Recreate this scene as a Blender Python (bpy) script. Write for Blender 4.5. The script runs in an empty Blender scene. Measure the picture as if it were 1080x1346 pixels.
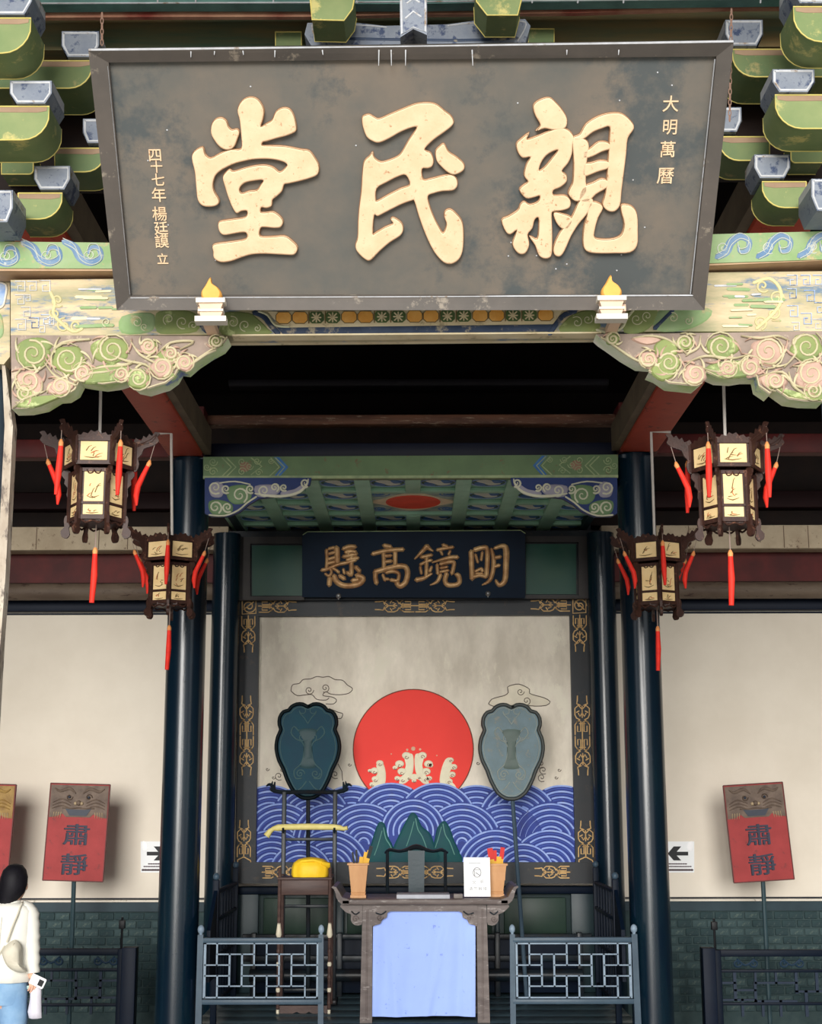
import bpy, bmesh, math, random
from mathutils import Vector, Matrix
from mathutils.geometry import tessellate_polygon
random.seed(7)
PI = math.pi
SC = bpy.context.scene
COL = SC.collection
# ---------------------------------------------------------------- camera
FPX = 1900.0; CX, CY = 540.0, 673.0
TH = math.atan(377 / FPX); PSI = math.radians(0.15); RHO = 0.002
CAM = Vector((0, 0, 2.05))
_F = Vector((-math.sin(PSI) * math.cos(TH), math.cos(PSI) * math.cos(TH), math.sin(TH)))
_R0 = Vector((math.cos(PSI), math.sin(PSI), 0)); _U0 = _R0.cross(_F)
_R = _R0 * math.cos(RHO) - _U0 * math.sin(RHO); _U = _U0 * math.cos(RHO) + _R0 * math.sin(RHO)
cd = bpy.data.cameras.new('camera'); cam = bpy.data.objects.new('camera', cd); COL.objects.link(cam)
cd.sensor_fit = 'HORIZONTAL'; cd.sensor_width = 36; cd.lens = FPX / 1080 * 36; cd.clip_end = 400
m = Matrix((_R, _U, -_F)).transposed().to_4x4(); m.translation = CAM
cam.matrix_world = m
SC.camera = cam
# ---------------------------------------------------------------- light
w = bpy.data.worlds.new('overcast_sky'); SC.world = w; w.use_nodes = True
bg = w.node_tree.nodes['Background']; bg.inputs[0].default_value = (0.93, 0.965, 1.0, 1); bg.inputs[1].default_value = 1.1
sd = bpy.data.lights.new('soft_sun', 'SUN'); sd.energy = 3.5; sd.angle = math.radians(28); sd.color = (1.0, 0.97, 0.92)
so = bpy.data.objects.new('soft_sun', sd); COL.objects.link(so)
so.rotation_euler = Vector((0.10, 1, -0.16)).to_track_quat('-Z', 'Y').to_euler()
SC.view_settings.view_transform = 'Standard'; SC.view_settings.look = 'None'
SC.view_settings.gamma = 1; SC.view_settings.use_curve_mapping = False
SC.view_settings.exposure = 0.25
SC.cycles.max_bounces = 6; SC.cycles.diffuse_bounces = 4
# ---------------------------------------------------------------- helpers
def ray(px, py): return _F + _R * ((px - CX) / FPX) + _U * ((CY - py) / FPX)
def W(px, py, D):
    r = ray(px, py); return CAM + r * (D / r.y)
def X(px, D, py=1000): return W(px, py, D).x
def Z(py, D, px=545): return W(px, py, D).z
class Frame:
    def __init__(s, O, U, V):
        s.O = Vector(O); s.U = Vector(U).normalized(); s.V = (Vector(V) - s.U * Vector(V).dot(s.U)).normalized()
        s.N = s.U.cross(s.V).normalized()
    def uv(s, px, py):
        r = ray(px, py); t = (s.O - CAM).dot(s.N) / r.dot(s.N); d = CAM + r * t - s.O
        return (d.dot(s.U), d.dot(s.V))
    def pos(s, u, v, h=0): return s.O + s.U * u + s.V * v + s.N * h
    def p(s, px, py, h=0):
        u, v = s.uv(px, py); return s.pos(u, v, h)
    def sc(s, px=545, py=900):
        a = s.uv(px, py); b = s.uv(px + 10, py); return abs(b[0] - a[0]) / 10
def VF(D): return Frame((0, D, 2.05), (1, 0, 0), (0, 0, 1))
def catmull(pts, n=4, closed=False):
    out = []; L = len(pts)
    rng = range(L if closed else L - 1)
    for i in rng:
        if closed: a, b, c, d = pts[i - 1], pts[i], pts[(i + 1) % L], pts[(i + 2) % L]
        else: a, b, c, d = pts[max(i - 1, 0)], pts[i], pts[i + 1], pts[min(i + 2, L - 1)]
        for k in range(n):
            t = k / n; t2 = t * t; t3 = t2 * t
            out.append(tuple(0.5 * (2 * b[j] + (c[j] - a[j]) * t + (2 * a[j] - 5 * b[j] + 4 * c[j] - d[j]) * t2 + (3 * b[j] - a[j] - 3 * c[j] + d[j]) * t3) for j in range(len(b))))
    if not closed: out.append(tuple(pts[-1]))
    return out
def spiral(cx, cy, r, turns=1.4, start=0, cw=1, r1=0.12, n=16, asp=1.0):
    N = int(n * turns); out = []
    for i in range(N + 1):
        t = i / N; rr = r * (1 - t) + r * r1 * t; a = start + cw * t * turns * 2 * PI
        out.append((cx + rr * math.cos(a), cy + rr * math.sin(a) * asp))
    return out
class MB:
    def __init__(s): s.v = []; s.f = []; s.m = []
    def add(s, vs, fs, mi=0):
        o = len(s.v); s.v += [Vector(v) for v in vs]
        for f in fs: s.f.append([i + o for i in f]); s.m.append(mi)
        return s
    def hexa(s, c, mi=0):   # 8 corners: bottom 4 ccw, top 4
        return s.add(c, [(3, 2, 1, 0), (4, 5, 6, 7), (0, 1, 5, 4), (1, 2, 6, 5), (2, 3, 7, 6), (3, 0, 4, 7)], mi)
    def box(s, x0, x1, y0, y1, z0, z1, mi=0):
        if x0 > x1: x0, x1 = x1, x0
        if y0 > y1: y0, y1 = y1, y0
        if z0 > z1: z0, z1 = z1, z0
        return s.hexa([(x0, y0, z0), (x1, y0, z0), (x1, y1, z0), (x0, y1, z0), (x0, y0, z1), (x1, y0, z1), (x1, y1, z1), (x0, y1, z1)], mi)
    def cbox(s, x0, x1, y0, y1, z0, z1, mi=0, c=0.006):   # chamfered on the camera-side vertical profile
        if x0 > x1: x0, x1 = x1, x0
        if z0 > z1: z0, z1 = z1, z0
        bm = bmesh.new(); bmesh.ops.create_cube(bm, size=1)
        for v in bm.verts: v.co = Vector((x0 + (v.co.x + .5) * (x1 - x0), min(y0, y1) + (v.co.y + .5) * abs(y1 - y0), z0 + (v.co.z + .5) * (z1 - z0)))
        bmesh.ops.bevel(bm, geom=bm.edges[:], offset=c, segments=2, profile=0.5, affect='EDGES')
        s.bm(bm, mi); return s
    def bm(s, bm, mi=0, M=None):
        bm.verts.ensure_lookup_table(); bm.verts.index_update()
        s.add([(M @ v.co) if M else v.co.copy() for v in bm.verts], [[v.index for v in f.verts] for f in bm.faces], mi); bm.free()
    def pbox(s, px0, py0, px1, py1, D, t, mi=0, c=0.0, h=0):   # front face given in picture coordinates at depth D
        my = (py0 + py1) / 2; mx = (px0 + px1) / 2
        a = (X(px0, D, my), X(px1, D, my), D - h, D + t, Z(py1, D, mx), Z(py0, D, mx))
        if c: return s.cbox(*a, mi=mi, c=c)
        return s.box(*a, mi=mi)
    def prism(s, fr, loops, h0, h1, mi=0, smi=None, px=True, bev=0.0):
        if not isinstance(loops[0], list): loops = [list(loops)]
        LL = [[fr.uv(*p) for p in l] if px else l for l in loops]
        if len(LL) == 1:   # orient ccw
            A = sum(a[0] * b[1] - b[0] * a[1] for a, b in zip(LL[0], LL[0][1:] + LL[0][:1]))
            if A < 0: LL[0] = LL[0][::-1]
        flat = [p for l in LL for p in l]
        tris = tessellate_polygon([[Vector((p[0], p[1], 0)) for p in l] for l in LL])
        n = len(flat)
        vs = [fr.pos(p[0], p[1], h1) for p in flat] + [fr.pos(p[0], p[1], h0) for p in flat]
        tf = []
        for t in tris:
            a, b, c = [flat[i] for i in t]
            if (b[0] - a[0]) * (c[1] - a[1]) - (c[0] - a[0]) * (b[1] - a[1]) < 0: t = (t[0], t[2], t[1])
            tf.append(tuple(t))
        s.add(vs, tf + [(t[2] + n, t[1] + n, t[0] + n) for t in tf], mi)
        fs = []; o = 0
        for l in LL:
            L = len(l)
            for i in range(L): j = (i + 1) % L; fs.append((o + i, o + i + n, o + j + n, o + j))
            o += L
        oo = len(s.v) - len(vs)
        for f in fs: s.f.append([i + oo for i in f]); s.m.append(mi if smi is None else smi)
        return s
    def stroke(s, fr, pts, wd, h0=0, hg=0.004, mi=0, px=True, n=4, flat=False, smooth=0):
        """raised brush stroke with a rounded section; wd in picture px (or m when px=False)"""
        if smooth: 
            if isinstance(wd, (list, tuple)):
                q = catmull([(p[0], p[1], ww) for p, ww in zip(pts, wd)], smooth); pts = [(a, b) for a, b, _ in q]; wd = [max(c, .2 if px else 1e-4) for _, _, c in q]
            else: pts = catmull(pts, smooth)
        if px:
            k = fr.sc(pts[0][0], pts[0][1]); P = [fr.uv(*p) for p in pts]
        else: k = 1; P = [tuple(p) for p in pts]
        N = len(P)
        if N < 2: return s
        ws = [x * k for x in wd] if isinstance(wd, (list, tuple)) else [wd * k] * N
        if len(ws) != N: ws = [ws[min(int(i * (len(ws) - 1) / (N - 1) + .5), len(ws) - 1)] for i in range(N)]
        vs = []; m = n + 1
        for i, (x, y) in enumerate(P):
            a = P[max(i - 1, 0)]; b = P[min(i + 1, N - 1)]
            dx, dy = b[0] - a[0], b[1] - a[1]; L = math.hypot(dx, dy) or 1e-9
            nx, ny = -dy / L, dx / L; hw = ws[i] / 2
            for j in range(m):
                if flat: t = [-1, -0.8, 0.8, 1][j] if n == 3 else -1 + 2 * j / n; hh = 0 if j in (0, n) else hg
                else: an = PI * j / n; t = -math.cos(an); hh = hg * math.sin(an)
                vs.append(fr.pos(x + nx * hw * t, y + ny * hw * t, h0 + hh))
        fs = []
        for i in range(N - 1):
            for j in range(n): fs.append((i * m + j, (i + 1) * m + j, (i + 1) * m + j + 1, i * m + j + 1))
        fs.append(tuple(range(m))); fs.append(tuple((N - 1) * m + j for j in range(m))[::-1])
        # rounded ends
        for e, (i0, i1) in enumerate(((0, 1), (N - 1, N - 2))):
            ax, ay = P[i0]; bx, by = P[i1]; L = math.hypot(ax - bx, ay - by) or 1e-9
            tip = fr.pos(ax + (ax - bx) / L * ws[i0] * .45, ay + (ay - by) / L * ws[i0] * .45, h0 + hg * .35); vs.append(tip); ti = len(vs) - 1
            for j in range(n):
                a_, b_ = i0 * m + j, i0 * m + j + 1
                fs.append((a_, b_, ti) if e == 0 else (b_, a_, ti))
        return s.add(vs, fs, mi)
    def tube(s, pts, r, seg=8, mi=0, cap=True):
        P = [Vector(p) for p in pts]; N = len(P); rs = r if isinstance(r, (list, tuple)) else [r] * N
        T0 = (P[1] - P[0]).normalized(); ref = Vector((0, 0, 1)) if abs(T0.z) < .9 else Vector((1, 0, 0))
        A = T0.cross(ref).normalized(); vs = []
        for i in range(N):
            T = (P[min(i + 1, N - 1)] - P[max(i - 1, 0)]).normalized()
            A = (A - T * A.dot(T)).normalized(); B = T.cross(A)
            for j in range(seg):
                a = 2 * PI * j / seg; vs.append(P[i] + (A * math.cos(a) + B * math.sin(a)) * rs[i])
        fs = [(i * seg + j, i * seg + (j + 1) % seg, (i + 1) * seg + (j + 1) % seg, (i + 1) * seg + j) for i in range(N - 1) for j in range(seg)]
        if cap: fs += [tuple(range(seg))[::-1], tuple((N - 1) * seg + j for j in range(seg))]
        return s.add(vs, fs, mi)
    def lathe(s, c, prof, seg=16, mi=0, ax=None, sq=False):
        c = Vector(c); vs = []; m = len(prof); off = PI / seg if sq else 0
        for (r, z) in prof:
            for j in range(seg):
                a = 2 * PI * j / seg + off; vs.append(c + Vector((r * math.cos(a), r * math.sin(a), z)))
        fs = [(i * seg + j, i * seg + (j + 1) % seg, (i + 1) * seg + (j + 1) % seg, (i + 1) * seg + j) for i in range(m - 1) for j in range(seg)]
        fs += [tuple(range(seg))[::-1], tuple((m - 1) * seg + j for j in range(seg))]
        return s.add(vs, fs, mi)
    def loft(s, rings, seg=16, mi=0, cap=True, e=1.0):
        """rings: (centre, rx, ry, [tilt matrix])"""
        vs = []
        for rg in rings:
            c, rx, ry = Vector(rg[0]), rg[1], rg[2]; M = rg[3] if len(rg) > 3 else None
            for j in range(seg):
                a = 2 * PI * j / seg; ca, sa = math.cos(a), math.sin(a)
                q = Vector((rx * math.copysign(abs(ca) ** e, ca), ry * math.copysign(abs(sa) ** e, sa), 0))
                vs.append(c + (M @ q if M else q))
        m = len(rings)
        fs = [(i * seg + j, i * seg + (j + 1) % seg, (i + 1) * seg + (j + 1) % seg, (i + 1) * seg + j) for i in range(m - 1) for j in range(seg)]
        if cap: fs += [tuple(range(seg))[::-1], tuple((m - 1) * seg + j for j in range(seg))]
        return s.add(vs, fs, mi)
    def ball(s, c, r, mi=0, sc=(1, 1, 1), sub=2):
        bm = bmesh.new(); bmesh.ops.create_icosphere(bm, subdivisions=sub, radius=1)
        s.bm(bm, mi, Matrix.Translation(Vector(c)) @ Matrix.Diagonal((r * sc[0], r * sc[1], r * sc[2], 1))); return s
    def blob(s, fr, loop, h0, hg, mi=0, px=True, smooth=3, rim=0.82):
        """raised cushion: outline, an inner rim and a top"""
        L = catmull(loop, smooth, True) if smooth else list(loop)
        P = [fr.uv(*p) for p in L] if px else L
        A = sum(a[0] * b[1] - b[0] * a[1] for a, b in zip(P, P[1:] + P[:1]))
        if A < 0: P = P[::-1]
        cx = sum(p[0] for p in P) / len(P); cy = sum(p[1] for p in P) / len(P); n = len(P)
        vs = [fr.pos(x, y, h0) for x, y in P]
        for k, hh in ((1 - (1 - rim) * .35, .6), (rim, 1)): vs += [fr.pos(cx + (x - cx) * k, cy + (y - cy) * k, h0 + hg * hh) for x, y in P]
        fs = [(r * n + i, r * n + (i + 1) % n, (r + 1) * n + (i + 1) % n, (r + 1) * n + i) for r in range(2) for i in range(n)]
        tris = tessellate_polygon([[Vector((x, y, 0)) for x, y in P]])
        for t in tris:
            a, b, c = [P[i] for i in t]
            if (b[0] - a[0]) * (c[1] - a[1]) - (c[0] - a[0]) * (b[1] - a[1]) < 0: t = (t[0], t[2], t[1])
            fs.append(tuple(i + 2 * n for i in t))
        return s.add(vs, fs, mi)
    def mesh(s, me, mi=0, M=None):
        return s.add([(M @ v.co) if M else v.co.copy() for v in me.vertices], [list(p.vertices) for p in me.polygons], mi)
    def xf(s, M, start=0):
        for i in range(start, len(s.v)): s.v[i] = M @ s.v[i]
        return s
    def build(s, name, mats, parent=None, sharp=35, base=None):
        if not isinstance(mats, (list, tuple)): mats = [mats]
        me = bpy.data.meshes.new(name)
        if parent is not None: off = parent.get('_o'); off = Vector(off) if off is not None else Vector((0, 0, 0))
        else:
            xs = [v.x for v in s.v]; ys = [v.y for v in s.v]; zs = [v.z for v in s.v]
            off = Vector(base) if base is not None else Vector(((min(xs) + max(xs)) / 2, (min(ys) + max(ys)) / 2, min(zs)))
        me.from_pydata([v - off for v in s.v], [], s.f)
        for mt in mats: me.materials.append(mt)
        me.polygons.foreach_set('material_index', s.m)
        me.polygons.foreach_set('use_smooth', [True] * len(s.f))
        me.update(); me.set_sharp_from_angle(angle=math.radians(sharp))
        o = bpy.data.objects.new(name, me); COL.objects.link(o)
        o['_o'] = list(off)
        if parent is not None: o.parent = parent
        else: o.location = off
        return o
def thing(name, label, cat, loc, group=None):
    o = bpy.data.objects.new(name, None); COL.objects.link(o); o.location = loc; o['_o'] = list(loc); o.empty_display_size = .1
    o['label'] = label; o['category'] = cat
    if group: o['group'] = group
    return o
def tag(o, label, cat, group=None):
    o['label'] = label; o['category'] = cat
    if group: o['group'] = group
    return o
def struct(o): o['kind'] = 'structure'; return o
def plab(o, label): o['label'] = label; return o
def copy_tree(o, parent=None):
    c = o.copy(); COL.objects.link(c)
    if parent: c.parent = parent
    for ch in list(o.children): copy_tree(ch, c)
    return c
# ---------------------------------------------------------------- materials
def lin(c):
    f = lambda x: x / 12.92 if x <= .04045 else ((x + .055) / 1.055) ** 2.4
    return tuple(f(x / 255) for x in c) + (1,)
MC = {}
def mat(name, c, rough=.6, c2=None, amt=.5, scale=6, wear=None, wamt=.5, wscale=14, bump=.15, metal=0, spec=.22, stretch=None, coat=0, trans=0):
    if name in MC: return MC[name]
    m = bpy.data.materials.new(name); m.use_nodes = True; nt = m.node_tree; N = nt.nodes; Lk = nt.links
    b = N['Principled BSDF']; b.inputs['Roughness'].default_value = rough; b.inputs['Metallic'].default_value = metal
    b.inputs['Specular IOR Level'].default_value = spec; b.inputs['Coat Weight'].default_value = coat
    tc = N.new('ShaderNodeTexCoord'); mp = N.new('ShaderNodeMapping'); Lk.new(tc.outputs['Object'], mp.inputs[0])
    if stretch: mp.inputs['Scale'].default_value = stretch
    n1 = N.new('ShaderNodeTexNoise'); n1.inputs['Scale'].default_value = scale; n1.inputs['Detail'].default_value = 6; n1.inputs['Roughness'].default_value = .62
    Lk.new(mp.outputs[0], n1.inputs['Vector'])
    r = N.new('ShaderNodeMapRange'); r.inputs[1].default_value = .35; r.inputs[2].default_value = .65; Lk.new(n1.outputs[0], r.inputs[0])
    mx = N.new('ShaderNodeMix'); mx.data_type = 'RGBA'; A = lin(c)
    B = lin(c2) if c2 else tuple(x * .62 for x in A[:3]) + (1,)
    mx.inputs[6].default_value = A; mx.inputs[7].default_value = B
    ml = N.new('ShaderNodeMath'); ml.operation = 'MULTIPLY'; ml.inputs[1].default_value = amt; Lk.new(r.outputs[0], ml.inputs[0]); Lk.new(ml.outputs[0], mx.inputs[0])
    out = mx.outputs[2]
    if wear:
        n2 = N.new('ShaderNodeTexNoise'); n2.inputs['Scale'].default_value = wscale; n2.inputs['Detail'].default_value = 8; n2.inputs['Roughness'].default_value = .7
        Lk.new(mp.outputs[0], n2.inputs['Vector'])
        r2 = N.new('ShaderNodeMapRange'); r2.inputs[1].default_value = .62 - wamt * .2; r2.inputs[2].default_value = .68 - wamt * .14; Lk.new(n2.outputs[0], r2.inputs[0])
        m2 = N.new('ShaderNodeMix'); m2.data_type = 'RGBA'; Lk.new(r2.outputs[0], m2.inputs[0]); Lk.new(out, m2.inputs[6]); m2.inputs[7].default_value = lin(wear); out = m2.outputs[2]
    Lk.new(out, b.inputs['Base Color'])
    if bump:
        bp = N.new('ShaderNodeBump'); bp.inputs['Strength'].default_value = bump; bp.inputs['Distance'].default_value = .004
        n3 = N.new('ShaderNodeTexNoise'); n3.inputs['Scale'].default_value = scale * 9; n3.inputs['Detail'].default_value = 4; Lk.new(mp.outputs[0], n3.inputs['Vector'])
        Lk.new(n3.outputs[0], bp.inputs['Height']); Lk.new(bp.outputs[0], b.inputs['Normal'])
    MC[name] = m; return m
board = mat('weathered_board', (92, 92, 88), .6, (118, 107, 95), .9, 3.0, wear=(78, 82, 82), wamt=.6, wscale=2.4)
boardframe = mat('board_frame', (92, 85, 79), .5, (76, 72, 68), .8, 4, wear=(135, 125, 112), wamt=.15)
goldleaf = mat('pale_gold', (230, 200, 164), .65, (218, 182, 144), .7, 14, wear=(176, 134, 98), wamt=.12, wscale=50)
goldedge = mat('gold_edge', (150, 110, 78), .7, (120, 88, 62), .6, 20)
creamp = mat('cream_paint', (226, 212, 178), .6, (200, 180, 140), .7, 7, wear=(165, 150, 120), wamt=.2)
whitep = mat('white_paint', (216, 208, 192), .6, (205, 200, 190), .5, 10, wear=(140, 130, 115), wamt=.12)
green = mat('bracket_green', (114, 132, 86), .6, (136, 146, 98), .9, 5, wear=(186, 176, 112), wamt=.25, wscale=8)
greend = mat('bracket_green_dark', (94, 114, 78), .6, (118, 128, 82), .8, 5, wear=(156, 146, 98), wamt=.2, wscale=8)
yelline = mat('yellow_line', (222, 204, 120), .5, (190, 176, 100), .6, 14)
blockb = mat('block_blue', (112, 120, 134), .5, (140, 145, 152), .9, 12, wear=(60, 72, 100), wamt=.45, wscale=24)
trimw = mat('trim_white', (198, 200, 204), .55, (160, 160, 160), .7, 16, wear=(140, 120, 100), wamt=.25)
soff = mat('brown_soffit', (142, 116, 94), .6, (160, 134, 108), .8, 7)
scrg = mat('scroll_green', (128, 156, 104), .6, (150, 168, 128), .8, 8, wear=(176, 160, 120), wamt=.3)
scrb = mat('scroll_blue', (92, 122, 156), .6, (130, 150, 170), .8, 12, wear=(190, 190, 180), wamt=.25)
orange = mat('orange_tile', (226, 158, 72), .6, (240, 185, 105), .8, 20)
tgreen = mat('tile_green', (92, 112, 66), .6, (70, 88, 58), .8, 20)
navyp = mat('navy_paint', (62, 74, 96), .5, (36, 50, 72), .8, 10, wear=(150, 140, 120), wamt=.3)
spbase = mat('carving_ground', (152, 134, 122), .7, (120, 108, 98), .8, 9, wear=(190, 172, 150), wamt=.3)
spgreen = mat('carving_green', (136, 146, 88), .65, (114, 130, 84), .8, 8, wear=(176, 186, 130), wamt=.25)
sppink = mat('carving_pink', (196, 164, 146), .6, (160, 130, 116), .8, 9)
spcream = mat('carving_cream', (206, 194, 162), .6, (180, 172, 134), .7, 12)
beamold = mat('beam_flaked_paint', (206, 184, 150), .7, (150, 148, 116), 1, 5, wear=(104, 124, 144), wamt=.45, wscale=7, stretch=(.7, 1, 3))
beamblue = mat('beam_blue', (120, 150, 196), .6, (196, 206, 220), 1, 10, wear=(66, 84, 120), wamt=.5, wscale=16)
redb = mat('red_beam', (196, 78, 54), .55, (172, 64, 46), .7, 4, wear=(110, 50, 40), wamt=.1)
redd = mat('dark_red_beam', (92, 30, 28), .55, (60, 20, 20), .8, 4)
greyside = mat('grey_brown_side', (118, 104, 84), .7, (92, 80, 66), .8, 5)
colm = mat('column_lacquer', (4, 22, 38), .22, (12, 34, 44), .8, 3, bump=.04, stretch=(3, 3, .5), spec=.45)
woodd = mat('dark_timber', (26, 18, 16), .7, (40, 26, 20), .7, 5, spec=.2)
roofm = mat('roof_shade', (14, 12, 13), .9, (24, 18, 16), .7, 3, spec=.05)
brownb = mat('brown_tie_beam', (112, 76, 58), .6, (72, 48, 40), .9, 6, wear=(160, 140, 120), wamt=.2, wscale=20, stretch=(.4, 1, 4))
plaster = mat('old_plaster', (200, 184, 158), .8, (168, 150, 126), .8, 4, wear=(120, 100, 84), wamt=.15)
wallm = mat('wall_limewash', (224, 215, 200), .85, (208, 198, 182), .7, 1.1, spec=.1)
tealb = mat('teal_band', (30, 52, 60), .5, (18, 38, 48), .7, 5)
navyb = mat('navy_band', (6, 16, 34), .5, (12, 24, 40), .7, 5, spec=.12)
brickm = mat('teal_brick', (60, 78, 80), .75, (46, 64, 66), 1, 9, wear=(96, 108, 100), wamt=.3, wscale=20)
brick2 = mat('dark_teal_brick', (44, 64, 66), .75, (34, 50, 54), 1, 9, wear=(86, 100, 96), wamt=.2)
mortar = mat('dark_mortar', (50, 66, 68), .9, (64, 78, 78), .7, 20)
frm = mat('screen_frame', (30, 32, 36), .4, (16, 26, 34), .8, 4, wear=(50, 44, 38), wamt=.15)
goldorn = mat('gold_ornament', (226, 186, 124), .5, (186, 144, 90), .8, 20)
murbg = mat('mural_ground', (242, 232, 216), .85, (206, 196, 180), 1, 2.2, wear=(232, 224, 206), wamt=.5, wscale=3.5, stretch=(1.4, 1, .7))
sunred = mat('sun_red', (240, 52, 38), .5, (226, 40, 30), .5, 2, bump=.05)
sunrim = mat('sun_rim', (120, 60, 44), .6)
waveb = mat('wave_blue', (26, 46, 128), .5, (34, 60, 148), .8, 9, wear=(34, 48, 110), wamt=.2)
wavel = mat('wave_line', (130, 156, 226), .5, (176, 194, 238), .7, 14)
foam = mat('foam_cream', (236, 228, 200), .6, (214, 204, 176), .5, 10)
mount = mat('mountain_teal', (12, 78, 78), .6, (20, 66, 80), .8, 6)
mline = mat('mountain_line', (100, 150, 140), .6)
inkb = mat('ink_brown', (92, 78, 66), .7, bump=0)
cangreen = mat('canopy_green', (104, 128, 88), .5, (88, 110, 78), .8, 4, wear=(110, 96, 70), wamt=.15)
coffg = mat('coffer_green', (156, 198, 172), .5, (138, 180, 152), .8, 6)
coffd = mat('coffer_panel', (170, 188, 174), .6, (90, 110, 104), .8, 6)
coffb = mat('coffer_blue', (66, 118, 172), .5, (44, 84, 140), .8, 14)
blueg = mat('spandrel_blue', (24, 48, 104), .5, (18, 34, 76), .6, 6)
sagel = mat('sage_line', (160, 172, 128), .5, (120, 140, 106), .8, 12)
navyboard = mat('navy_plaque', (4, 20, 38), .5, (6, 30, 50), .7, 3, bump=.04, spec=.12)
bronze = mat('bronze_gold', (206, 168, 120), .42, (160, 116, 78), 1, 14, metal=.3)
dgreen = mat('dark_green_panel', (16, 66, 56), .4, (34, 72, 56), .9, 3, bump=.05)
steel = mat('grey_metal', (150, 150, 150), .35, metal=.7)
fant = mat('fan_teal', (6, 58, 72), .5, (14, 48, 66), .8, 6, bump=.05, spec=.1)
fanr = mat('fan_rim_dark', (10, 22, 26), .6, spec=.1)
fang = mat('fan_grey', (104, 126, 134), .45, (86, 106, 112), .9, 7, wear=(128, 128, 118), wamt=.3)
fanl = mat('fan_line', (150, 158, 152), .5)
fanl2 = mat('fan_line_dark', (70, 96, 98), .5)
fanrg = mat('fan_rim_grey', (70, 74, 72), .5)
dkwood = mat('black_lacquer', (22, 34, 42), .35, (30, 26, 26), .8, 6, bump=.04)
rosew = mat('rosewood', (84, 64, 58), .45, (56, 40, 38), .8, 9, stretch=(.5, 1, 3))
lantw = mat('lantern_wood', (64, 40, 32), .45, (42, 26, 22), .8, 16, wear=(104, 70, 54), wamt=.2, wscale=40)
ivory = mat('ivory_tip', (224, 214, 190), .5)
silky = mat('yellow_silk', (246, 206, 50), .5, (232, 180, 34), .6, 9)
silkp = mat('pale_yellow_silk', (226, 212, 140), .5, (200, 186, 110), .7, 12)
tabw = mat('table_wood', (108, 98, 94), .45, (78, 68, 66), .9, 8, wear=(140, 132, 128), wamt=.25, wscale=18, stretch=(.5, 1, 2))
cloth = mat('pale_blue_cloth', (156, 180, 246), .7, (148, 170, 238), .6, 3, wear=(118, 138, 214), wamt=.02, wscale=22, bump=.08)
potw = mat('pot_wood', (206, 158, 112), .5, (184, 134, 92), .7, 9, stretch=(1, 1, .3))
stick = mat('stick_yellow', (232, 178, 52), .5)
redp = mat('red_paint', (206, 38, 32), .5)
blackp = mat('black_paint', (18, 20, 24), .5)
paper = mat('white_paper', (244, 244, 244), .7, (236, 236, 238), .4, 4, bump=0)
greyink = mat('grey_ink', (130, 130, 134), .7, bump=0)
rail = mat('railing_grey', (66, 84, 98), .4, (52, 68, 82), .8, 6)
raill = mat('railing_lattice', (136, 154, 170), .4, (96, 112, 128), .7, 9)
navyr = mat('navy_railing', (5, 16, 32), .5, (10, 22, 36), .8, 6, spec=.12)
daism = mat('dais_boards', (70, 92, 100), .35, (54, 74, 84), .9, 4, stretch=(.6, 3, 1), wear=(92, 104, 106), wamt=.2)
signr = mat('sign_red', (156, 56, 56), .6, (136, 46, 46), .8, 6, wear=(120, 50, 50), wamt=.15)
signg = mat('sign_beast', (112, 96, 84), .6, (84, 70, 62), .9, 14)
signd = mat('sign_ink', (56, 58, 74), .6)
tassel = mat('tassel_red', (232, 52, 38), .6, (206, 38, 28), .7, 20)
tcap = mat('tassel_cap', (230, 150, 90), .5)
lpaper = mat('lantern_paper', (232, 204, 152), .6, (220, 186, 130), .7, 12)
skin = mat('skin', (226, 178, 152), .5, (212, 160, 134), .5, 9, bump=.02)
hairm = mat('black_hair', (14, 13, 18), .6, (26, 24, 32), .7, 30, bump=.2, stretch=(4, 4, .6))
jackm = mat('ivory_jacket', (238, 236, 226), .8, (228, 224, 212), .5, 5, bump=.1)
jeanm = mat('pale_denim', (150, 184, 214), .8, (118, 156, 196), .8, 7, bump=.2)
bagm = mat('cream_bag', (216, 210, 192), .55, (198, 190, 170), .6, 9)
plast = mat('clear_plastic', (222, 218, 226), .3, (204, 200, 212), .6, 9, bump=.3)
stone = mat('courtyard_stone', (206, 200, 190), .8, (190, 184, 174), .7, 2)
floorm = mat('hall_floor', (150, 146, 140), .6, (92, 90, 88), .7, 2)
tealp = mat('teal_eave', (96, 136, 128), .5, (70, 100, 96), .8, 8)
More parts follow.
